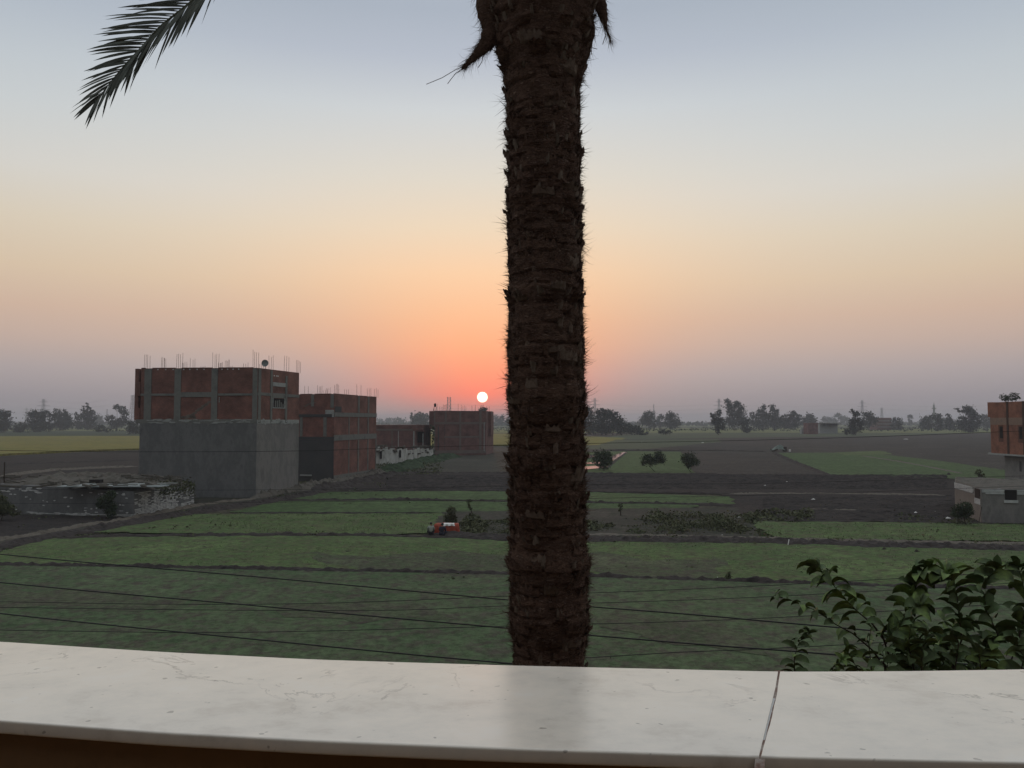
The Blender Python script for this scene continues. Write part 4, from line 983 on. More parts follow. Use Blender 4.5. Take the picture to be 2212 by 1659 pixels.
# ------------------------------------------------------------------ pylons, minaret, power lines
def pylon(vx, vyt, Y, label, arms=True, wbase=5.0, wtop=1.6, r=.16):
    x, y = fp(vx, Y); zt = ztop(vyt, Y)
    o = thing('pylon' if arms else 'radio_mast', (x, y, 0), label, 'pylon' if arms else 'mast', 'steel pylons on the horizon' if arms else None)
    mb = MB(); n = 9
    lv = [(zt * (i / n), (wbase + (wtop - wbase) * min(1, (i / n) * 1.25)) / 2) for i in range(n + 1)]
    for sx in (-1, 1):
        for sy in (-1, 1): mb.tube([(x + sx * w_, y + sy * w_, z) for z, w_ in lv], r, 4)
    for (z0, a), (z1, c) in zip(lv, lv[1:]):
        for s_ in (-1, 1):
            mb.tube([(x - a, y + s_ * a, z0), (x + c, y + s_ * c, z1)], r * .6, 3, False); mb.tube([(x + a, y + s_ * a, z0), (x - c, y + s_ * c, z1)], r * .6, 3, False)
            mb.tube([(x - c, y + s_ * c, z1), (x + c, y + s_ * c, z1)], r * .6, 3, False)
    mb.build('lattice', M['pylon'], o)
    if arms:
        for f_ in (.62, .76, .9):
            z = zt * f_; L = 8.5 if f_ < .85 else 6
            mb = MB()
            for s_ in (-1, 1): mb.tube([(x, y, z + 1.4), (x + s_ * L, y, z)], r * .8, 4); mb.tube([(x, y, z - .3), (x + s_ * L, y, z)], r * .8, 4)
            mb.build('cross_arm', M['pylon'], o)
    return o
pylon(93, 862, 1050, 'wide-armed steel pylon rising behind the round left trees', True, 6, 2.4, .2)
pylon(57, 881, 1500, 'faint pylon left of the wide-armed one')
pylon(287, 854, 520, 'lattice mast close to the left wall of the largest building', False, 5.5, 2.0, .13)
pylon(231, 884, 1100, 'small thin mast left of the arched tree', False, 2.5, .4, .18)
pylon(970, 858, 780, 'tall lattice mast rising behind the building below the sun', False, 5, 3.2, .18)
pylon(1285, 860, 1300, 'faint pylon just right of the palm trunk', True, 6, 2.5, .22)
pylon(1412.5, 873, 1200, 'pointed faint mast behind the round centre right tree', False, 6, .5, .2)
pylon(1553.5, 862, 1300, 'faint pylon left of the tallest double-crowned tree', True, 6, 2.5, .22)
pylon(1863, 865, 1300, 'faint pylon above the ragged tree by the flat concrete house', True, 6, 2.2, .22)
pylon(1905, 881, 1600, 'short faint mast above the hazy apartment block', False, 7, 2.5, .3)
x, y = fp(2018, 1000); zt = ztop(869, 1000)
mn = thing('minaret', (x, y, 0), 'slim faint minaret behind the slim trees on the right', 'minaret')
mb = MB(); mb.tube([(x, y, 0), (x, y, zt * .55), (x, y, zt * .62), (x, y, zt * .80)], [2.0, 1.6, 1.3, 1.1], 10); mb.build('shaft', M['conc_pale'], mn)
for f_ in (.55, .74):
    mb = MB(); mb.tube([(x, y, zt * f_), (x, y, zt * f_ + 1.4)], [2.6, 2.6], 10); mb.build('balcony', M['conc_pale'], mn)
mb = MB(); mb.tube([(x, y, zt * .8), (x, y, zt * .88), (x, y, zt * .93), (x, y, zt)], [1.1, 1.2, .35, .12], 10); mb.build('spire', M['conc_pale'], mn)
def cable(name, label, pts, r, grp=None, m='cable', cat='cable'):
    """pts: (vx, vy, distance)"""
    ps = [P(a, b_, c_) for a, b_, c_ in pts]
    # smooth (Catmull-Rom)
    out_ = []
    for i in range(len(ps) - 1):
        p0 = ps[max(0, i - 1)]; p1 = ps[i]; p2 = ps[i + 1]; p3 = ps[min(len(ps) - 1, i + 2)]
        for k in range(10):
            t = k / 10; out_.append(.5 * ((2 * p1) + (p2 - p0) * t + (2 * p0 - 5 * p1 + 4 * p2 - p3) * t * t + (3 * p1 - p0 - 3 * p2 + p3) * t ** 3))
    out_.append(ps[-1])
    mb = MB(); mb.tube(out_, r, 6); o = mb.build(name, M[m], loc=out_[0]); return tag(o, label, cat, grp)
GC = 'black cables strung past the balcony'
cable('cable', 'topmost of the three thick cables sloping down to the right across the near field', [(-500, 1138, 17), (0, 1197, 15.5), (600, 1250, 14), (1110, 1297, 13), (1500, 1328, 12), (1690, 1345, 11.5), (2000, 1371, 11), (2212, 1378, 10.5), (2900, 1420, 9)], .0105, GC)
cable('cable', 'middle one of the three thick cables sloping down to the right', [(-500, 1200, 15), (0, 1258, 14), (570, 1310, 13), (1110, 1358, 12), (1500, 1391, 11), (1690, 1405, 10.5), (1830, 1416, 10), (2300, 1450, 9)], .0105, GC)
cable('cable', 'lowest of the three thick cables, meeting the ledge left of the palm', [(-500, 1262, 14), (0, 1325, 13), (570, 1383, 12), (1100, 1433, 11), (1700, 1480, 10)], .010, GC)
cable('cable', 'upper one of the two close thin cables that rise gently to the right', [(-500, 1297, 15), (0, 1300, 15), (350, 1305, 15), (700, 1303, 15), (1110, 1287, 15), (1613, 1267, 15), (2212, 1234, 15), (2900, 1195, 15)], .006, GC)
cable('cable', 'lower one of the two close thin cables that rise gently to the right', [(-500, 1306, 15), (0, 1312, 15), (500, 1318, 15), (850, 1318, 15), (1110, 1308, 15), (1613, 1291, 15), (2212, 1258, 15), (2900, 1215, 15)], .006, GC)
cable('cable', 'lowest thin cable rising right from above the ledge at the left', [(-500, 1355, 14), (0, 1361, 14), (500, 1366, 14), (1110, 1352, 14), (1613, 1337, 14), (2212, 1302, 14), (2900, 1260, 14)], .006, GC)
cable('cable', 'thin cable rising from the ledge behind the palm to the shrub', [(900, 1448, 12), (1110, 1432, 12), (1430, 1411, 12), (1640, 1402, 12), (1900, 1388, 12), (2100, 1372, 12), (2500, 1335, 12)], .006, GC)
cable('cable', 'long single cable crossing in front of the brick buildings near the horizon', [(-400, 966, 24), (0, 973, 24), (300, 976, 24), (645, 974, 24), (900, 966, 24), (1265, 958, 24), (1700, 949, 24), (2132, 934, 24), (2800, 905, 24)], .0075, GC)
cable('cable', 'faint cable crossing the plastered base of the largest building', [(-400, 1050, 24), (0, 1057, 24), (575, 1058, 24), (1265, 1047, 24), (1700, 1043, 24), (2212, 1028, 24), (2800, 1010, 24)], .005, GC)
cable('cable', 'faint cable crossing the ruined shed and the clover strips', [(-400, 1083, 23), (0, 1087, 23), (423, 1086, 23), (1110, 1079, 23), (1700, 1068, 23), (2212, 1050, 23), (2800, 1030, 23)], .005, GC)
GP = 'power lines between the far pylons'
for i, (za, zb) in enumerate(((30, 0), (37, 0))):
    for j, (a, c_) in enumerate(((93, 231), (970, 1285), (1285, 1553.5), (1553.5, 1863), (1863, 2212))):
        Ya = 1050 if a == 93 else 1300; v0 = GY(Ya) - za / PX(Ya); pts = [(a, v0, Ya), ((a + c_) / 2, v0 + 4 / PX(Ya), Ya), (c_, v0, Ya)]
        cable('power_line', ['lower ', 'upper '][i] + ['faint power line leaving the wide-armed left pylon', 'power line behind the palm trunk', 'power line between the first two pylons right of the palm', 'power line over the dense row of trees', 'power line running to the right edge'][j], pts, .07, GP, 'pylon', 'power line')

# ------------------------------------------------------------------ balcony ledge
def poly(xs, x):
    if x <= xs[0][0]: (x0, y0), (x1, y1) = xs[0], xs[1]
    elif x >= xs[-1][0]: (x0, y0), (x1, y1) = xs[-2], xs[-1]
    else:
        for (x0, y0), (x1, y1) in zip(xs, xs[1:]):
            if x0 <= x <= x1: break
    return y0 + (y1 - y0) * (x - x0) / (x1 - x0)
OUT = [(-900, 1337), (-400, 1366), (0, 1386), (343, 1408), (686, 1425), (1084, 1437), (1683, 1451), (1950, 1450), (2212, 1446), (2700, 1436)]
INN = [(-900, 1483), (-400, 1525), (0, 1555), (343, 1580), (686, 1598), (1084, 1614), (1641, 1632), (2212, 1645), (2700, 1652)]
JO = [(1451, 1683), (1465, 1681), (1496, 1675.5), (1527, 1666), (1568, 1656), (1593, 1650), (1634, 1642.5)]
ZL = 8.05; TH = .02
def smooth(xs, x, k=60): return sum(poly(xs, x + d) for d in (-k, -k / 2, 0, k / 2, k)) / 5
M['marble'], nt_, b_ = nodes('cream marble')
tc_ = N(nt_, 'ShaderNodeTexCoord'); mp_ = N(nt_, 'ShaderNodeMapping'); mp_.inputs['Scale'].default_value = (1, 1.3, 1); mp_.inputs['Rotation'].default_value = (0, 0, R(-8)); nt_.links.new(tc_.outputs['Object'], mp_.inputs[0])
wn = N(nt_, 'ShaderNodeTexNoise', Scale=3.2, Detail=8, Roughness=.62); wn.inputs['Distortion'].default_value = .6; nt_.links.new(mp_.outputs[0], wn.inputs[0])
vein = ramp(nt_, wn.outputs['Fac'], [(0, (0, 0, 0, 1)), (.488, (0, 0, 0, 1)), (.5, (1, 1, 1, 1)), (.512, (0, 0, 0, 1))])
msk = N(nt_, 'ShaderNodeTexNoise', Scale=4.5, Detail=3); nt_.links.new(mp_.outputs[0], msk.inputs[0])
mk = ramp(nt_, msk.outputs['Fac'], [(.5, (0, 0, 0, 1)), (.66, (1, 1, 1, 1))])
def mul_(a, b, k=1.0):
    n_ = N(nt_, 'ShaderNodeMath', operation='MULTIPLY'); nt_.links.new(a, n_.inputs[0])
    if isinstance(b, float): n_.inputs[1].default_value = b
    else: nt_.links.new(b, n_.inputs[1])
    return n_.outputs[0]
vm = mul_(mul_(vein.outputs[0], mk.outputs[0]), .75)
cl = N(nt_, 'ShaderNodeTexNoise', Scale=7.0, Detail=7, Roughness=.68); nt_.links.new(mp_.outputs[0], cl.inputs[0])
base_ = ramp(nt_, cl.outputs['Fac'], [(.33, (.68, .62, .54, 1)), (.44, (.80, .745, .66, 1)), (.56, (.87, .80, .70, 1)), (.7, (.88, .83, .75, 1))])
sp = N(nt_, 'ShaderNodeTexNoise', Scale=38, Detail=2); nt_.links.new(mp_.outputs[0], sp.inputs[0])
spk = ramp(nt_, sp.outputs['Fac'], [(.71, (0, 0, 0, 1)), (.74, (1, 1, 1, 1))])
m1_ = N(nt_, 'ShaderNodeMix', data_type='RGBA'); nt_.links.new(vm, m1_.inputs[0]); nt_.links.new(base_.outputs[0], m1_.inputs[6]); m1_.inputs[7].default_value = (.22, .19, .17, 1)
m2_ = N(nt_, 'ShaderNodeMix', data_type='RGBA'); nt_.links.new(mul_(spk.outputs[0], .6), m2_.inputs[0]); nt_.links.new(m1_.outputs[2], m2_.inputs[6]); m2_.inputs[7].default_value = (.2, .17, .14, 1)
nt_.links.new(m2_.outputs[2], b_.inputs['Base Color']); b_.inputs['Roughness'].default_value = .17; b_.inputs['Specular IOR Level'].default_value = .9
M['mortar'] = mat('brown joint mortar', [(.10, .05, .04), (.24, .16, .13), (.55, .52, .48)], 24, .95, .6, 120, bdist=.004)
M['ochre'] = mat('brown painted wall', [(.20, .12, .06), (.28, .17, .085)], 3, .6, .2, 60, bdist=.003)
lg = Z(1106, 1500, ZL)
ledge = thing('balcony_ledge', (lg.x, lg.y, 7.0), 'cream marble ledge with faint veins along the bottom of the photo', 'ledge')
def jx(y, side):
    j = poly(JO, y); wdt = 2.4 + 5.6 * max(0, 1 - abs(y - 1556) / 80) ** 1.0
    return j + side * (wdt + 1.1 * noise.noise(Vector((y * .16, side * 3, 0))) + .8 * noise.noise(Vector((y * .5, side * 7, 0))))
JO = [(a, b_2) for a, b_2 in JO]
def slab(side):
    NXs = 90 if side < 0 else 44; NR = 22; rows = []
    for r in range(NR + 1):
        v_ = r / NR; row = []
        ymid = 1451 + (1634 - 1451) * v_; xj = jx(ymid, side)
        xe = -1500 if side < 0 else 3500
        for i in range(NXs + 1):
            t = i / NXs; x = xe + (xj - xe) * t
            y = smooth(OUT, x) * (1 - v_) + smooth(INN, x) * v_
            row.append(Z(x, y, ZL))
        rows.append(row)
    top = rows
    # bullnose at the inner side, plain drop at the outer side
    prof = []
    rr = TH / 2
    cr = .0035
    for k in range(0, 5):
        a = PI / 2 * k / 4; prof.append((math.sin(a) * cr, -cr + math.cos(a) * cr))
    prof += [(cr, -TH * .6)]
    for k in range(0, 5):
        a = PI / 2 * k / 4; prof.append((math.cos(a) * cr, -TH + cr - math.sin(a) * cr))
    prof = prof[1:]
    last = top[-1]; prev = top[-3]
    for dx, dz in prof:
        rows = rows + [[p + (p - q).normalized() * dx + Vector((0, 0, dz)) for p, q in zip(last, prev)]]
    first = top[0]; sec = top[2]
    pre = []
    for dx, dz in ((.0, -TH), (.006, -TH + .003), (.006, -.003)):
        pre.append([p + (p - q).normalized() * dx + Vector((0, 0, dz)) for p, q in zip(first, sec)])
    rows = pre + rows
    mb = MB(); w_ = NXs + 1
    mb.v = [tuple(p) for r in rows for p in r]
    for j in range(len(rows) - 1):
        for i in range(NXs): a = j * w_ + i; mb.f.append((a, a + 1, a + w_ + 1, a + w_) if side > 0 else (a, a + w_, a + w_ + 1, a + 1)); mb.mi.append(0)
    # close the end at the joint and the underside
    n_ = len(rows); mb.f.append(tuple(j * w_ + NXs for j in range(n_))); mb.mi.append(0)
    for i in range(NXs): mb.f.append((i, i + 1, (n_ - 1) * w_ + i + 1, (n_ - 1) * w_ + i)); mb.mi.append(0)
    o = mb.build('slab', M['marble'], ledge, smooth=True)
    nb_ = (len(pre) - 1 + NR) * NXs + 0
    for k, p in enumerate(o.data.polygons): p.use_smooth = (len(pre) + NR) * NXs <= k < (len(rows) - 1) * NXs
    return o
slab(-1); slab(1)
mb = MB(); vs = []; fs = []
for r in range(41):
    v_ = r / 40 * 1.1 - .02; ymid = 1451 + (1634 - 1451) * v_; xj = poly(JO, ymid)
    for s_ in (-11, -2.2, 3, 11):
        x = xj + s_; y = smooth(OUT, x) * (1 - v_) + smooth(INN, x) * v_; p = Z(x, y, ZL); p.z -= .0016 + .0012 * noise.noise(p * 90); 
        if v_ > 1.0: p.z -= .01 * (v_ - 1) * 10
        vs.append(p)
for r in range(40):
    for k in range(3): a = r * 4 + k; fs.append((a, a + 1, a + 5, a + 4))
mb.add(vs, fs)
for r in range(12, 30): mb.mi[r * 3 + 1] = 1
mb.build('mortar', [M['mortar'], M['white_paint']], ledge)
mb = MB(); xs_ = list(range(-1500, 3560, 90)); ip = []; op = []
for x in xs_:
    p = Z(x, smooth(INN, x), ZL); q = Z(x, smooth(OUT, x), ZL); d_ = (q - p); d_.z = 0; d_.normalize()
    ip.append(p + d_ * .02); op.append(q - d_ * .03)
vs = []
for p, q in zip(ip, op):
    vs += [(p.x, p.y, 7.0), (p.x, p.y, ZL - TH - .002), (q.x, q.y, ZL - TH - .002), (q.x, q.y, 6.4)]
fs = []
for i in range(len(ip) - 1):
    for k in range(4): a = i * 4; fs.append((a + k, a + (k + 1) % 4, a + 4 + (k + 1) % 4, a + 4 + k))
fs += [(0, 1, 2, 3), tuple(len(vs) - 4 + k for k in (3, 2, 1, 0))]
mb.add(vs, fs); mb.build('wall', M['ochre'], ledge)
mb = MB(); pts_ = [(p.x, p.y) for p in ip]; pts_ = pts_ + [(pts_[-1][0], -3.2), (pts_[0][0], -3.2)]
mb.prism(pts_, 6.8, 6.998); struct(mb.build('balcony_floor', M['ochre']))
mb = MB(); mb.box((0, -1.9, 6.3), ((1, 0, 0), (0, 1, 0), (0, 0, 1)), (16, .3, 12.5)); hw = mb.build('unseen_house_wall', mat('low bounce wall', [(.07, .055, .045), (.09, .07, .055)], 1.5, .9, .1)); struct(hw)  # unseen wall added behind the camera to block eastern sky, kept dark

# ------------------------------------------------------------------ date palm
PY = 5.0
def tcx(vy): return 1173 + (vy - 200) * .0115
rg = random.Random(42)
p0_ = P(tcx(910), 910, PY)
palm = thing('palm_tree', (p0_.x, PY, 0), 'date palm with thick shaggy dark trunk rising right in front of the balcony', 'palm tree')
def tz(z):
    vy = HOR - (z - H) / PX(PY); return vy
def axis(z):
    vy = tz(z); q = P(tcx(min(max(vy, -100), 2200)), min(max(vy, -300), 2300), PY); return Vector((q.x, PY, z))
def rad(z):
    vy = tz(z); r = 72 if vy > 200 else 72 + (200 - vy) * .17
    if vy < -60: r = 114 - (-60 - vy) * .12
    r -= 5 * max(0, min(1, (vy - 1370) / 40))
    r += 7 * math.exp(-((vy - 1215) / 40) ** 2) + 5 * math.exp(-((vy - 1325) / 35) ** 2) + 4 * math.exp(-((vy - 640) / 30) ** 2) + 4 * math.exp(-((vy - 860) / 40) ** 2)
    r += 5 * noise.noise(Vector((z * 2.3, 0, 5))) + 3 * noise.noise(Vector((z * 6.1, 0, 9)))
    return max(30, r) * PX(PY) * 1.03
def tsurf(a, z, off=0):
    r = rad(z) + off
    return axis(z) + Vector((math.cos(a) * r, math.sin(a) * r, 0))
mb = MB(); NS = 120; vs = []; fs = []
zs = [i * .25 for i in range(25)] + [6.2 + i * .016 for i in range(int((12.2 - 6.2) / .016))]
for z in zs:
    for i in range(NS):
        a = 2 * PI * i / NS
        row = z / .13; fr_ = row - math.floor(row)
        q = Vector((math.cos(a) * 2.2, math.sin(a) * 2.2, z * 6))
        lump = .012 * noise.noise(Vector((math.cos(a) * 1.3, math.sin(a) * 1.3, z * 4))) + .012 * noise.noise(q * 1.3) + .007 * noise.noise(q * 4)
        ledge_ = .014 * (fr_ ** 2) * (1 + noise.noise(Vector((a * 2, math.floor(row), 0))))
        vs.append(tsurf(a, z, lump + ledge_))
for j in range(len(zs) - 1):
    for i in range(NS): a = j * NS + i; b2 = j * NS + (i + 1) % NS; fs.append((a, b2, b2 + NS, a + NS))
fs.append(tuple(len(vs) - NS + i for i in range(NS)))
mb.add(vs, fs)
BK = mat('dark fibrous palm bark', [(.05, .022, .014), (.20, .122, .085), (.095, .05, .035), (.32, .22, .165)], 18, .95, 1.0, 60, stretch=(1, 1, 2.6), bdist=.03)
FB = mat('palm fibre', [(.05, .026, .017), (.17, .11, .078)], 12, .9, 0)
BS = mat('cut leaf base', [(.075, .05, .036), (.17, .125, .095), (.11, .075, .056)], 22, .9, .6, 60, bdist=.01)
trunk = mb.build('trunk', BK, palm, smooth=True)
# remains of old leaf bases, stacked in uneven rings
mb = MB(); z = 6.3
def flake(a, zz, wd_, hh, lean, mi, thick=.006, jag=.32):
    cols_ = max(3, int(wd_ * rad(zz) * 2 / .014)); cols_ = min(cols_, 12); vs = []; tilt = rg.uniform(-.2, .2)
    for r in range(5):
        t = r / 4
        for c_ in range(cols_ + 1):
            s_ = c_ / cols_ * 2 - 1; top_ = (1 + rg.uniform(-jag, jag * .7)) if r == 4 else 1
            aa = a + s_ * wd_ * (1 - .22 * t); zz2 = zz + hh * t * top_ + tilt * s_ * .03
            vs.append(tsurf(aa, zz2, lean * t ** 1.3 + thick + .014 * (1 - s_ * s_) * (1 - .4 * t) - (.012 if r == 0 else 0) + .004 * noise.noise(Vector((aa * 14, zz2 * 12, 1)))))
    fs = []
    for r in range(4):
        for c_ in range(cols_): q = r * (cols_ + 1) + c_; fs.append((q, q + 1, q + cols_ + 2, q + cols_ + 1))
    o_ = len(vs); base_i = 4 * (cols_ + 1)
    for c_ in range(cols_ + 1):
        s_ = c_ / cols_ * 2 - 1; vs.append(tsurf(a + s_ * wd_ * .7, zz + hh * .45, -.004))
    for c_ in range(cols_): fs.append((base_i + c_, base_i + c_ + 1, o_ + c_ + 1, o_ + c_))
    mb.add(vs, fs, mi)
while z < 11.8:
    n_ = rg.randint(7, 11); a0 = rg.uniform(0, 2 * PI); gap = rg.uniform(.045, .085); big_ = rg.random() < .3
    for i in range(n_):
        a = a0 + 2 * PI * i / n_ + rg.uniform(-.15, .15)
        if rg.random() < .12: continue
        flake(a, z + rg.uniform(-.015, .015) + .02 * math.sin(a + z), rg.uniform(.09, .19) / rad(z) / 2, gap * rg.uniform(.8, 1.25), rg.uniform(.002, .016) + (.020 if big_ else 0) + (.02 if rg.random() < .1 else 0), 0 if rg.random() < .9 else 1)
    for i in range(rg.randint(3, 9)):
        flake(rg.uniform(0, 2 * PI), z + rg.uniform(-.02, .04), rg.uniform(.015, .045) / rad(z) / 2, rg.uniform(.03, .09), rg.uniform(.008, .03), rg.choice((0, 1, 2)), jag=.3)
    z += gap
BL = mat('pale splintered husk', [(.10, .075, .055), (.20, .155, .12)], 30, .9, .4, 60, bdist=.01)
mb.build('leaf_bases', [BK, BS, BL], trunk)
# loose fibres and splinters
mb = MB()
def fibre(p, d, L, wd_, bend=.3, n=3):
    pts = [p]; dd = Vector(d)
    for i in range(n): dd = (dd + Vector((rg.gauss(0, 1), rg.gauss(0, 1), rg.gauss(0, 1))) * bend * .35).normalized(); pts.append(pts[-1] + dd * L / n)
    sd_ = dd.cross(Vector((rg.gauss(0, 1), rg.gauss(0, 1), rg.gauss(0, 1)))).normalized()
    vs = []
    for i, q in enumerate(pts[:-1]): w2 = wd_ * (1 - i / n) / 2; vs += [q - sd_ * w2, q + sd_ * w2]
    vs.append(pts[-1]); fs = [(2 * i, 2 * i + 1, 2 * i + 3, 2 * i + 2) for i in range(n - 1)] + [(2 * n - 2, 2 * n - 1, 2 * n)]
    mb.add(vs, fs)
tuft = [(rg.uniform(0, 2 * PI), rg.uniform(6.6, 11.6)) for _ in range(700)]
# extra tufts on the two silhouettes
tuft += [(rg.choice((0, PI)) + rg.gauss(0, .28), rg.uniform(7.0, 11.5)) for _ in range(1500)]
for a, z in tuft:
    o_ = Vector((math.cos(a), math.sin(a), 0)); n_ = rg.randint(5, 13); updown = rg.choice((.9, .5, .2, -.5)); L0 = rg.uniform(.015, .055) * (1.9 if rg.random() < .15 else 1)
    for _ in range(n_):
        a2 = a + rg.gauss(0, .09); z2 = z + rg.gauss(0, .02)
        d = Vector((math.cos(a2), math.sin(a2), 0)) * rg.uniform(.5, 1.2) + Vector((0, 0, updown + rg.gauss(0, .3))) + Vector((-math.sin(a2), math.cos(a2), 0)) * rg.gauss(0, .35)
        fibre(tsurf(a2, z2, .004), d.normalized(), L0 * rg.uniform(.5, 1.5), rg.uniform(.002, .006), .6)
for _ in range(15000):
    a = rg.uniform(PI, 2 * PI) if rg.random() < .85 else rg.uniform(0, PI); z = rg.uniform(7.0, 11.6); t_ = Vector((-math.sin(a), math.cos(a), 0)) * rg.choice((-1, 1)); o_ = Vector((math.cos(a), math.sin(a), 0))
    fibre(tsurf(a, z, .010), (t_ + o_ * .25 + Vector((0, 0, rg.gauss(.1, .45)))).normalized(), rg.uniform(.02, .06), rg.uniform(.0015, .004), .4)
mb.build('fibres', FB, trunk); mb = MB()
for _ in range(700):
    a = rg.choice((0, PI)) + rg.gauss(0, .42); z = rg.uniform(7.0, 11.5); L0 = rg.uniform(.014, .034) * (1.7 if rg.random() < .1 else 1); up_ = rg.choice((.9, .6, .3, 1.2))
    for _k in range(rg.randint(14, 30)):
        a2 = a + rg.gauss(0, .05); z2 = z + rg.gauss(0, .012)
        d = Vector((math.cos(a2), math.sin(a2), 0)) + Vector((0, 0, up_ + rg.gauss(0, .3))) + Vector((-math.sin(a2), math.cos(a2), 0)) * rg.gauss(0, .3)
        fibre(tsurf(a2, z2, .006), d.normalized(), L0 * rg.uniform(.5, 1.3), rg.uniform(.004, .010), .3)
mb.build('tufts', BK, trunk); mb = MB()
# hanging sheaths at the top
def sheath(name, path, seed, strands=900, flat=.55):
    global mb
    r_ = random.Random(seed); m2 = MB(); n_ = 18; sub = []
    for i in range(len(path) - 1):
        for k in range(6):
            t = k / 6; sub.append([path[i][j] * (1 - t) + path[i + 1][j] * t for j in range(4)])
    sub.append(list(path[-1])); cs = [P(s_[0], s_[1], PY + s_[3]) for s_ in sub]; rs = [s_[2] * PX(PY) for s_ in sub]
    vs = []
    for i, (c, r0) in enumerate(zip(cs, rs)):
        t = (cs[min(i + 1, len(cs) - 1)] - cs[max(0, i - 1)]).normalized(); a_ = t.cross(Vector((0, 1, 0))).normalized(); b_ = t.cross(a_)
        for k in range(n_):
            q = 2 * PI * k / n_; rr_ = r0 * (1 + .25 * noise.noise(Vector((k * .9, i * .5, seed))))
            vs.append(c + a_ * math.cos(q) * rr_ + b_ * math.sin(q) * rr_ * flat)
    fs = [(i * n_ + k, i * n_ + (k + 1) % n_, (i + 1) * n_ + (k + 1) % n_, (i + 1) * n_ + k) for i in range(len(cs) - 1) for k in range(n_)]
    m2.add(vs, fs); sh = m2.build(name, BK, palm, smooth=True)
    keep = mb; mb = MB()
    for _ in range(strands):
        i = r_.randint(0, len(cs) - 2); t = (cs[i + 1] - cs[i]).normalized(); q = r_.uniform(0, 2 * PI); a_ = t.cross(Vector((0, 1, 0))).normalized(); b_ = t.cross(a_)
        off = a_ * math.cos(q) * rs[i] + b_ * math.sin(q) * rs[i] * flat
        fibre(cs[i] + off * r_.uniform(.8, 1.05), (t + off.normalized() * r_.uniform(-.2, .55)).normalized(), r_.uniform(.03, .13), r_.uniform(.0015, .004), .6, 4)
    mb.build('sheath_fibres', FB, sh); mb = keep
    return sh
mb = MB()
sh = sheath('hanging_sheath', [(1085, -120, 60, 0), (1070, -30, 48, 0), (1066, 30, 36, -.02), (1064, 66, 22, -.03), (1052, 94, 17, -.04), (1028, 120, 9, -.05), (998, 149, 2.5, -.06)], 5, 1300)
sheath('hanging_sheath', [(1262, -120, 40, .05), (1278, -30, 26, .05), (1296, 10, 15, .04), (1304, 38, 9, .04), (1309, 62, 3, .04), (1319, 90, .6, .04)], 6, 380)
sheath('hanging_sheath', [(1272, 20, 8, .0), (1278, 70, 8, .0), (1268, 120, 5, .0), (1254, 162, 1.2, .0)], 7, 260)
mb = MB()
for pts in ([(1003, 143), (985, 150), (955, 168), (921, 182)], [(1005, 146), (985, 158), (975, 170), (967, 181)], [(1300, 40), (1308, 75), (1302, 96)], [(1270, 60), (1280, 85), (1277, 118)], [(1060, 105), (1072, 112), (1100, 118)],
            [(1268, 100), (1290, 106)], [(1045, 118), (1040, 135), (1033, 146)]):
    mb.tube([P(a, b_2, PY - .05) for a, b_2 in pts], .0022, 4)
mb.build('loose_strands', FB, sh)

LF = mat('palm leaflets', [(.10, .115, .10), (.16, .175, .15)], 5, .7, 0, spec=.2)
RC = mat('leaf rib', [(.10, .11, .08), (.16, .17, .12)], 5, .7, 0)
def frond(path, left, right, n, parts_seed, Ls, wmax=.015, rbase=.016, name='frond'):
    """path: points from crown to tip; left/right: function(t, tangent) -> leaflet direction"""
    r_ = random.Random(parts_seed)
    pts = []
    for i in range(len(path) - 1):
        q0 = path[max(0, i - 1)]; q1 = path[i]; q2 = path[i + 1]; q3 = path[min(len(path) - 1, i + 2)]
        for k in range(8):
            t = k / 8; pts.append(.5 * ((2 * q1) + (q2 - q0) * t + (2 * q0 - 5 * q1 + 4 * q2 - q3) * t * t + (3 * q1 - q0 - 3 * q2 + q3) * t ** 3))
    pts.append(path[-1]); m_ = MB(); N_ = len(pts)
    m_.tube(pts, [rbase * (1 - i / N_) + .002 for i in range(N_)], 6)
    fr_ = m_.build(name, RC, palm)
    m_ = MB()
    for sidef, sd_ in ((left, 1), (right, -1)):
        for i in range(n):
            t = .18 + .82 * (i + r_.uniform(-.3, .3)) / n; t = min(.995, t); x = t * (N_ - 1); i0 = int(x); p = pts[i0].lerp(pts[min(N_ - 1, i0 + 1)], x - i0)
            tg = (pts[min(N_ - 1, i0 + 1)] - pts[max(0, i0 - 1)]).normalized()
            d = (sidef(t, tg) + Vector((r_.gauss(0, .055), r_.gauss(0, .14), r_.gauss(0, .055)))).normalized()
            L = Ls(t) * r_.uniform(.82, 1.12); wm = wmax * r_.uniform(.8, 1.2)
            nn = d.cross(Vector((r_.gauss(0, .35), 1, r_.gauss(0, .35)))).normalized(); vs = []; q = p.copy(); dd = d.copy()
            for k in range(6):
                s_ = k / 5; ww = wm * (math.sin(PI * min(1, s_ * .86 + .14)) ** .8) * .5 if k < 5 else 0
                vs += [q - nn * ww, q + nn * ww] if k < 5 else [q]
                dd = (dd + Vector((0, 0, -.05))).normalized(); q = q + dd * L / 5
            fs = [(2 * k, 2 * k + 1, 2 * k + 3, 2 * k + 2) for k in range(4)] + [(8, 9, 10)]
            m_.add(vs, fs)
    m_.build('leaflets', LF, fr_)
    return fr_
CR = axis(11.9)
fy = 4.55; K = PX(fy)
path = [CR + Vector((-.1, -.05, -.05)), P(1000, -260, 4.8), P(760, -270, 4.65), P(560, -150, fy), P(480, -66, fy), P(417, 0, fy), P(350, 54, fy), P(311, 96, fy), P(258, 154, fy), P(208, 218, fy)]
def tipk(t): return max(0, t - .88) / .12
def lft(t, tg): return Vector((-1, -.15, .02 - .42 * max(0, t - .55) / .45 * 1.3 * max(0, t - .55) / .45)) + tg * .9 * tipk(t)
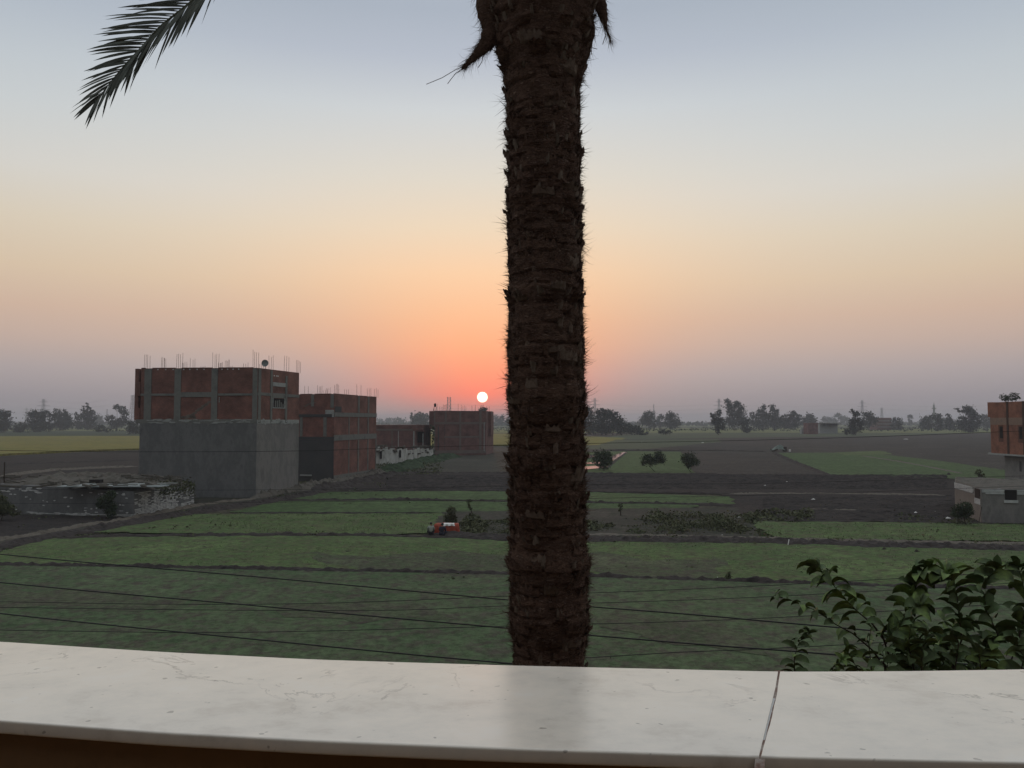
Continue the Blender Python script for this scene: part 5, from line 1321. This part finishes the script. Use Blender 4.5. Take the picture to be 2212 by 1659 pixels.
def rgt(t, tg): return Vector((-.46 + .45 * max(0, t - .65), -.1, -.87)) * (1.25 - .3 * t) + tg * .3 * tipk(t)
frond(path, lft, rgt, 74, 3, lambda t: (132 - 190 * max(0, t - .68)) * K, .0165, rbase=.011)
path = [CR + Vector((-.15, .1, 0)), P(1020, -330, 5), P(840, -330, 5), P(700, -215, 5), P(610, -80, 5)]
frond(path, lambda t, tg: Vector((-.9, 0, -.3)), lambda t, tg: Vector((-.38, 0, -.9)), 40, 4, lambda t: (100 - 15 * t) * PX(5), .014)
rf_ = random.Random(15)
for k in range(16):
    az_ = 2 * PI * k / 16 + rf_.uniform(-.15, .15); e_ = rf_.uniform(.75, 1.25); L = rf_.uniform(2.6, 3.3)
    if math.sin(az_) > .0: e_ = rf_.uniform(1.1, 1.35); L *= .85
    d = Vector((math.cos(az_) * math.cos(e_), math.sin(az_) * math.cos(e_), math.sin(e_))); oo = Vector((math.cos(az_), math.sin(az_), 0))
    pth = [CR + oo * .1 + Vector((0, 0, .05 * (k % 3)))]
    dd = d.copy()
    for j in range(6): pth.append(pth[-1] + dd * L / 6); dd = (dd + oo * .10 + Vector((0, 0, -.17))).normalized()
    side = oo.cross(Vector((0, 0, 1)))
    frond(pth, lambda t, tg, s=side: (s + tg * .8 + Vector((0, 0, .1))).normalized(), lambda t, tg, s=side: (-s + tg * .8 + Vector((0, 0, .1))).normalized(), 30, 20 + k, lambda t: .36 * (1.1 - .6 * t), .016)

# ------------------------------------------------------------------ leafy shrub by the ledge
SY = 3.0
sb = P(2060, 1500, SY)
shrub = thing('leafy_shrub', (sb.x, SY + .1, 0), 'leafy green shrub with drooping leaves behind the ledge at bottom right', 'shrub')
rl = random.Random(31)
LG = mat('shrub leaf', [(.05, .07, .035), (.09, .15, .055), (.07, .10, .045), (.18, .27, .08), (.075, .13, .05)], 6.5, .7, .2, 60, spec=.35, bdist=.003)
ml = MB(); mt = MB()
def leaf(p, d, L, wd_, droop=1.0):
    d = Vector(d).normalized(); q = Vector(p); n_ = 7; vs = []; roll = rl.choice((-1, 1)) * rl.uniform(.35, 1.15)
    for k in range(n_ + 1):
        s_ = k / n_; ww = wd_ * (math.sin(PI * min(1, s_ * .93 + .05)) ** .85) * .5 if k < n_ else 0.0005
        side = d.cross(Vector((0, 0, 1)))
        if side.length < .1: side = Vector((1, 0, 0))
        side = (Matrix.Rotation(roll, 3, d) @ side.normalized()).normalized(); nrm_ = side.cross(d).normalized()
        wob = 1 + .08 * math.sin(k * 2.7)
        vs += [q - side * ww * wob + nrm_ * ww * .45, q.copy(), q + side * ww * wob + nrm_ * ww * .45]
        d = (d + Vector((0, 0, -1)) * droop * (.10 + .16 * s_)).normalized(); q = q + d * L / n_
    fs = []
    for k in range(n_): a = k * 3; fs += [(a, a + 1, a + 4, a + 3), (a + 1, a + 2, a + 5, a + 4)]
    ml.add(vs, fs)
def twig(vpts, r0, nl, L=.1, from_=.25, dy=0, droop=1.0, tipn=4):
    pts = [P(a, b_2, SY + dy + c_) for a, b_2, c_ in vpts]
    mt.tube(pts, [r0 * .8 * (1 - .9 * i / (len(pts) - 1)) for i in range(len(pts))], 6)
    tot = len(pts) - 1
    nl = int(nl * 1.3)
    for i in range(nl):
        t = from_ + (1 - from_) * (i + .5) / nl; x = t * tot; k = min(tot - 1, int(x)); p = pts[k].lerp(pts[k + 1], x - k); tg = (pts[k + 1] - pts[k]).normalized()
        s_ = -1 if i % 2 else 1
        d = Vector((s_ * rl.uniform(.3, 1), rl.uniform(-.9, .6), rl.uniform(-.1, .8))) + tg * rl.uniform(.1, .7)
        leaf(p, d, .9 * L * rl.uniform(.6, 1.2) * (1 - .25 * t), L * rl.uniform(.26, .38), droop * rl.uniform(.9, 1.5))
    for i in range(tipn):
        leaf(pts[-1], Vector((rl.uniform(-1, 1), rl.uniform(-.6, .6), rl.uniform(.2, 1.1))), L * rl.uniform(.4, .75), L * .24, droop)
J = lambda: rl.uniform(-.12, .12)
twig([(1900, 1425, 0), (1884, 1404, 0), (1843, 1369, -.02), (1802, 1347, -.04), (1765, 1320, -.05), (1721, 1301, -.05), (1675, 1287, -.05)], .005, 15, .085, .3, tipn=2)
twig([(1915, 1390, 0), (1884, 1347, 0), (1851, 1320, .02), (1824, 1293, .03), (1802, 1266, .03), (1781, 1241, .03), (1765, 1231, .03)], .005, 19, .115, .25, droop=1.3)
twig([(1925, 1430, 0), (1905, 1370, -.05), (1925, 1347, -.05), (1965, 1320, -.06), (1985, 1308, -.06)], .005, 16, .115, .2, droop=1.2, tipn=6)
twig([(1960, 1400, 0), (1965, 1340, 0), (1973, 1293, .02), (1981, 1260, .03), (2000, 1226, .03)], .0055, 22, .115, .3, tipn=6)
twig([(2060, 1430, 0), (2078, 1380, 0), (2073, 1342, 0), (2068, 1293, 0), (2055, 1252, 0), (2040, 1238, 0)], .006, 20, .12, .2, tipn=5)
twig([(2130, 1440, 0), (2140, 1400, 0), (2155, 1369, 0), (2128, 1315, .02), (2128, 1260, .03), (2155, 1230, .03)], .007, 22, .13, .2, tipn=5)
twig([(2180, 1440, .1), (2200, 1380, .1), (2215, 1320, .1), (2210, 1260, .1), (2200, 1225, .1)], .006, 18, .12, .2, tipn=5)
twig([(1716, 1475, -.05), (1716, 1445, -.05), (1716, 1418, -.05), (1727, 1385, -.05), (1748, 1369, -.05)], .004, 13, .075, .05, tipn=5)
twig([(1850, 1480, .05), (1857, 1450, .05), (1838, 1423, .05), (1830, 1400, .05)], .004, 9, .08, .1)
twig([(1790, 1480, 0), (1800, 1440, 0), (1820, 1425, 0)], .004, 8, .07, .1)
for k in range(26):
    x0 = rl.uniform(1880, 2240); h_ = rl.uniform(40, 120); dd = rl.uniform(-.15, .25)
    twig([(x0 + rl.uniform(-20, 20), 1500, dd), (x0, 1460, dd), (x0 + rl.uniform(-25, 25), 1460 - h_ * .6, dd), (x0 + rl.uniform(-40, 40), 1460 - h_, dd)], .005, 12, rl.uniform(.07, .11), .1, tipn=3)
for x0 in (2280, 2350, 2430):
    for k in range(3): twig([(x0, 1520, .1), (x0 + 10, 1420, .1), (x0 + rl.uniform(-40, 40), 1320, .1), (x0 + rl.uniform(-50, 50), 1240, .1)], .007, 16, .12, .2)
br0 = P(2060, 1560, SY + .1)
for vx, vy in ((1905, 1430), (1960, 1410), (2060, 1430), (2130, 1440), (2180, 1440), (1850, 1480), (1716, 1475), (2300, 1480), (1800, 1480)):
    p = P(vx, vy, SY); mt.tube([br0, br0.lerp(p, .5) + Vector((0, .05, -.05)), p], [.016, .011, .006], 6)
mt.tube([(sb.x, SY + .1, 0), (sb.x + .15, SY + .2, 3), (sb.x - .05, SY + .1, 5.5), br0], [.07, .055, .04, .018], 8)
ml.build('leaves', LG, shrub, smooth=True); mt.build('branches', mat('shrub twig', [(.03, .02, .016), (.06, .045, .032)], 8, .9, .2), shrub)

# ------------------------------------------------------------------ seated people and the red draped bench
def skin_mesh(name, verts, edges, radii, m, parent, extra=None, sub=1, root=0):
    me = bpy.data.meshes.new('tmp'); me.from_pydata(verts, edges, []); o = bpy.data.objects.new('tmp', me); col.objects.link(o)
    md = o.modifiers.new('s', 'SKIN'); s2 = o.modifiers.new('d', 'SUBSURF'); s2.levels = sub; s2.render_levels = sub
    for v_, r_ in zip(me.skin_vertices[0].data, radii): v_.radius = (r_, r_) if not isinstance(r_, tuple) else r_
    me.skin_vertices[0].data[root].use_root = True
    dg = bpy.context.evaluated_depsgraph_get(); ev = o.evaluated_get(dg); nm = bpy.data.meshes.new_from_object(ev)
    mb = MB(); mb.add([v.co[:] for v in nm.vertices], [tuple(p.vertices) for p in nm.polygons])
    if extra: extra(mb)
    bpy.data.objects.remove(o); out_ = mb.build(name, m, parent, smooth=True)
    return out_
def person(vx, base_vy, label, shirt, trousers, turn=0, zoff=.12):
    g = G(vx, base_vy); t = thing('person', (g.x, g.y, zoff), label, 'person', 'two people sitting in the fields')
    ca, sa_ = math.cos(turn), math.sin(turn)
    def T(x, y, z): return (g.x + x * ca - y * sa_, g.y + x * sa_ + y * ca, zoff + z)
    V_ = dict(pelvis=(0, 0, .13), waist=(0, .0, .30), chest=(0, .03, .47), neckb=(0, .05, .60), neck=(0, .07, .66), head=(0, .10, .755), crown=(0, .09, .83),
              shl=(-.17, .04, .56), shr=(.17, .04, .56), ell=(-.25, .10, .34), elr=(.25, .10, .34), wrl=(-.14, .28, .26), wrr=(.14, .28, .26), hal=(-.10, .34, .26), har=(.10, .34, .26),
              hil=(-.09, .02, .12), hir=(.09, .02, .12), knl=(-.25, .34, .22), knr=(.25, .34, .22), anl=(.02, .40, .06), anr=(-.02, .50, .06), tol=(.14, .46, .04), tor=(-.14, .56, .04))
    names = list(V_); ix = {n_: i for i, n_ in enumerate(names)}
    E_ = [('pelvis', 'waist'), ('waist', 'chest'), ('chest', 'neckb'), ('neckb', 'neck'), ('neck', 'head'), ('head', 'crown'), ('chest', 'shl'), ('chest', 'shr'), ('shl', 'ell'), ('shr', 'elr'), ('ell', 'wrl'), ('elr', 'wrr'), ('wrl', 'hal'), ('wrr', 'har'),
          ('pelvis', 'hil'), ('pelvis', 'hir'), ('hil', 'knl'), ('hir', 'knr'), ('knl', 'anl'), ('knr', 'anr'), ('anl', 'tol'), ('anr', 'tor')]
    Rr = dict(pelvis=(.15, .12), waist=(.13, .10), chest=(.15, .11), neckb=.07, neck=.055, head=(.085, .10), crown=.06, shl=.07, shr=.07, ell=.045, elr=.045, wrl=.03, wrr=.03, hal=.03, har=.03, hil=.095, hir=.095, knl=.06, knr=.06, anl=.04, anr=.04, tol=.03, tor=.03)
    def face(mb):
        for s_, hx in ((-1, 'hal'), (1, 'har')):
            hx_ = V_[hx]
            for k in range(4):
                b0 = Vector(hx_) + Vector(((k - 1.5) * .018, .02, 0)); L = (.065, .075, .07, .055)[k]
                mb.tube([T(*b0), T(*(b0 + Vector((0, L * .6, .01)))), T(*(b0 + Vector((0, L, -.02))))], [.009, .008, .006], 5)
            b0 = Vector(hx_) + Vector((-s_ * .03, 0, 0)); mb.tube([T(*b0), T(*(b0 + Vector((-s_ * .03, .03, 0)))), T(*(b0 + Vector((-s_ * .035, .055, -.01))))], [.011, .009, .007], 5)
        for x, y, z, r_ in ((0, .20, .75, .016), (-.088, .10, .75, .02), (.088, .10, .75, .02), (-.03, .19, .772, .011), (.03, .19, .772, .011), (0, .188, .715, .014)):
            mb.tube([T(x, y - r_, z), T(x, y, z), T(x, y + r_, z)], [r_ * .5, r_, r_ * .4], 6)
    skin_mesh('body', [T(*V_[n_]) for n_ in names], [(ix[a], ix[b_2]) for a, b_2 in E_], [Rr[n_] for n_ in names], M['skin'], t, face)
    def sub_(name, ns, grow, m, root):
        n2 = [n_ for n_ in names if n_ in ns]; jx_ = {n_: i for i, n_ in enumerate(n2)}
        rr_ = [tuple(c_ + grow for c_ in Rr[n_]) if isinstance(Rr[n_], tuple) else Rr[n_] + grow for n_ in n2]
        skin_mesh(name, [T(*V_[n_]) for n_ in n2], [(jx_[a], jx_[b_2]) for a, b_2 in E_ if a in ns and b_2 in ns], rr_, m, t, root=jx_[root])
    sub_('shirt', ('waist', 'pelvis', 'chest', 'neckb', 'shl', 'shr', 'ell', 'elr', 'wrl', 'wrr'), .022, shirt, 'pelvis')
    sub_('trousers', ('pelvis', 'hil', 'hir', 'knl', 'knr', 'anl', 'anr'), .026, trousers, 'pelvis')
    mb = MB(); vs = []; n_ = 14
    for j in range(6):
        ph = PI * .58 * j / 5
        for i in range(n_): a = 2 * PI * i / n_; vs.append(T(.105 * math.sin(ph) * math.cos(a), .085 + .125 * math.sin(ph) * math.sin(a) * (1 if math.sin(a) < 0 else .8), .775 + .115 * math.cos(ph)))
    fs = [(j * n_ + i, j * n_ + (i + 1) % n_, (j + 1) * n_ + (i + 1) % n_, (j + 1) * n_ + i) for j in range(5) for i in range(n_)]
    mb.add(vs, fs); mb.build('hair', M['hair'], t, smooth=True)
person(931, 1159, 'person in a pale shirt sitting on the earth bank left of the red bench', M['shirt'], M['black_cloth'], .15, .16)
person(955, 1160, 'person in dark navy clothes sitting in front of the red draped bench', M['navy'], M['navy'], -.2, .14)
g = G(966, 1157); rb = thing('red_bench', (g.x, g.y + .9, 0), 'low bench draped in orange red cloth with a white sheet on top', 'bench')
def drape(x0, x1, y0, y1, z1, m, name, thick, wav, parent, seed):
    mb = MB(); vs = []; NXd, NYd = 40, 22
    for j in range(NYd + 1):
        for i in range(NXd + 1):
            u, v_ = i / NXd * 2 - 1, j / NYd * 2 - 1
            eu = min(1, (1 - abs(u)) / .06); ev_ = min(1, (1 - abs(v_)) / .12); e_ = min(eu, ev_)
            x = (x0 + x1) / 2 + (x1 - x0) / 2 * max(-1, min(1, u * 1.03)); y = (y0 + y1) / 2 + (y1 - y0) / 2 * max(-1, min(1, v_ * 1.05))
            fall = (1 - e_) ** .7
            nz = noise.noise(Vector((x * 3, y * 3, seed)))
            z = z1 - fall * thick + wav * nz
            bulge = .07 * fall * math.sin(x * 17 + y * 13) ; vs.append((x + bulge * (u if abs(u) > .9 else 0), y + bulge * (v_ if abs(v_) > .8 else 0), max(.03, z)))
    fs = [(j * (NXd + 1) + i, j * (NXd + 1) + i + 1, (j + 1) * (NXd + 1) + i + 1, (j + 1) * (NXd + 1) + i) for j in range(NYd) for i in range(NXd)]
    mb.add(vs, fs); return mb.build(name, m, parent, smooth=True)
xa, xb = fp(938, g.y + .5)[0], fp(992, g.y + .5)[0]
drape(xa, xb, g.y + .45, g.y + 1.3, .78, M['red_cloth'], 'cloth', .72, .06, rb, 1)
drape(fp(958, g.y + .4)[0], fp(982, g.y + .4)[0], g.y + .43, g.y + .95, .82, M['white_scrap'], 'sheet', .16, .03, rb, 2)
mb = MB()
for x in (xa + .15, xb - .15):
    for y in (g.y + .6, g.y + 1.15): mb.box((x, y, .34), ((1, 0, 0), (0, 1, 0), (0, 0, 1)), (.07, .07, .68))
mb.build('bench_legs', M['bark'], rb)

# ------------------------------------------------------------------ litter and stones
rq = random.Random(64)
def scrap(vx, vy, size, m, name, label, cat, grp=None, flat=.35):
    g = G(vx, vy); mb = MB(); n_ = 9; vs = [(g.x, g.y, size * flat + .05)]
    for ring_ in (.5, 1):
        for i in range(n_):
            a = 2 * PI * i / n_; r_ = size * ring_ * rq.uniform(.35, .7); vs.append((g.x + math.cos(a) * r_ * 1.4, g.y + math.sin(a) * r_, .03 + size * flat * rq.uniform(.2, 1.1) * (1.3 - ring_)))
    fs = [(0, 1 + i, 1 + (i + 1) % n_) for i in range(n_)] + [(1 + i, 1 + n_ + i, 1 + n_ + (i + 1) % n_, 1 + (i + 1) % n_) for i in range(n_)]
    mb.add(vs, fs); o = mb.build(name, m, loc=(g.x, g.y, 0)); return tag(o, label, cat, grp)
scrap(1505, 1384, .34, M['white_scrap'], 'white_cloth', 'largest white scrap of cloth, on the near field between palm and shrub', 'cloth', flat=.15)
for vx, vy, s_ in ((333, 1225, .22), (788, 1315, .13), (495, 1340, .14), (428, 1379, .12), (277, 1362, .13), (130, 1314, .16), (701, 1341, .12), (944, 1412, .13), (1040, 1400, .1), (60, 1290, .12), (1596, 1120, .34), (1644, 1115, .22), (1757, 1080, .35),
                   (1721, 1183, .2), (1550, 1251, .2), (1978, 1110, .5), (2047, 1121, .4), (2144, 1124, .3), (2020, 1107, .25), (1653, 1050, .3), (1459, 974, .7), (1518, 957, .8), (1386, 956, .6), (1004, 1157, .25), (1055, 1160, .2), (1078, 1165, .2),
                   (128, 1155, .35), (1700, 1042, .3), (2110, 1122, .35), (1560, 1158, .2), (1190 + 110, 1172, .18), (640, 1197, .12), (1380, 1345, .1), (1420, 1290, .1), (2060, 1215, .15), (880, 1255, .12), (1900, 1240, .12)):
    scrap(vx, vy, s_, M['white_scrap'], 'plastic_scrap', 'small pale scrap of plastic lying in the fields', 'plastic scrap', 'pale scraps in the fields')
scrap(1957, 949, 2.0, M['white_scrap'], 'plastic_sheet', 'long pale plastic sheet far off on the ploughed field at right', 'plastic sheet', flat=.1)
for vx, vy, s_ in ((1980, 1195, .35), (1910, 1190, .3), (2050, 1026, .6)):
    scrap(vx, vy, s_, M['soil'], 'clod', 'dark clod of earth lying on the green field at right', 'clod', 'dark clods', flat=.6)
a = G(1702, 1180); mb = MB(); mb.tube([(a.x, a.y, .02), (a.x + .12, a.y + .1, .45)], .03, 5); o = mb.build('stake', M['white_scrap'], loc=(a.x, a.y, 0)); tag(o, 'short pale leaning stake stuck in the bank right of the weed patch', 'stake')
rc = random.Random(91); mb = MB()
for _ in range(5200):
    Y = math.sqrt(rc.uniform(26 ** 2, 56 ** 2)); x = rc.uniform(-.72, .72) * Y; dd_ = noise.noise(Vector((x * .16, Y * .3, 5)))
    if dd_ < rc.uniform(-.1, .35): continue
    r_ = rc.uniform(.02, .07) * (1.6 if rc.random() < .1 else 1); c_ = Vector((x, Y, .03))
    vs = [c_ + Vector((rc.uniform(.6, 1.3) * r_ * a_, rc.uniform(.6, 1.3) * r_ * b2, 0)) for a_, b2 in ((1, 0), (0, 1), (-1, 0), (0, -1))] + [c_ + Vector((0, 0, r_ * rc.uniform(.5, 1.1)))]
    mb.add(vs, [(0, 1, 4), (1, 2, 4), (2, 3, 4), (3, 0, 4)])
o = mb.build('soil_clods', M['soil']); tag(o, 'small dark clods of soil strewn over the near green field', 'soil clods', kind='stuff')
# straw strip at the right edge
scatter('straw', 'pale straw lying along the bank at the right edge', 'straw', mat('pale straw', [(.16, .14, .09), (.28, .25, .17)], 3, .9, 0), [(2060, 2260, 1170, 1180, 1600, .12, .16)], 15)

# ------------------------------------------------------------------ haze
mb = MB(); mb.box((0, 0, 26), ((1, 0, 0), (0, 1, 0), (0, 0, 1)), (12040, 12040, 54)); hz = mb.build('haze', None)
hm = bpy.data.materials.new('evening haze'); hm.use_nodes = True; hn = hm.node_tree; hn.nodes.clear()
ho = hn.nodes.new('ShaderNodeOutputMaterial'); hv = hn.nodes.new('ShaderNodeVolumePrincipled'); hv.inputs['Density'].default_value = .00032; hv.inputs['Color'].default_value = (.88, .90, 1.0, 1); hv.inputs['Anisotropy'].default_value = 0
hn.links.new(hv.outputs[0], ho.inputs['Volume']); hz.data.materials.clear(); hz.data.materials.append(hm); tag(hz, 'thin evening haze over the plain', 'haze', kind='stuff')
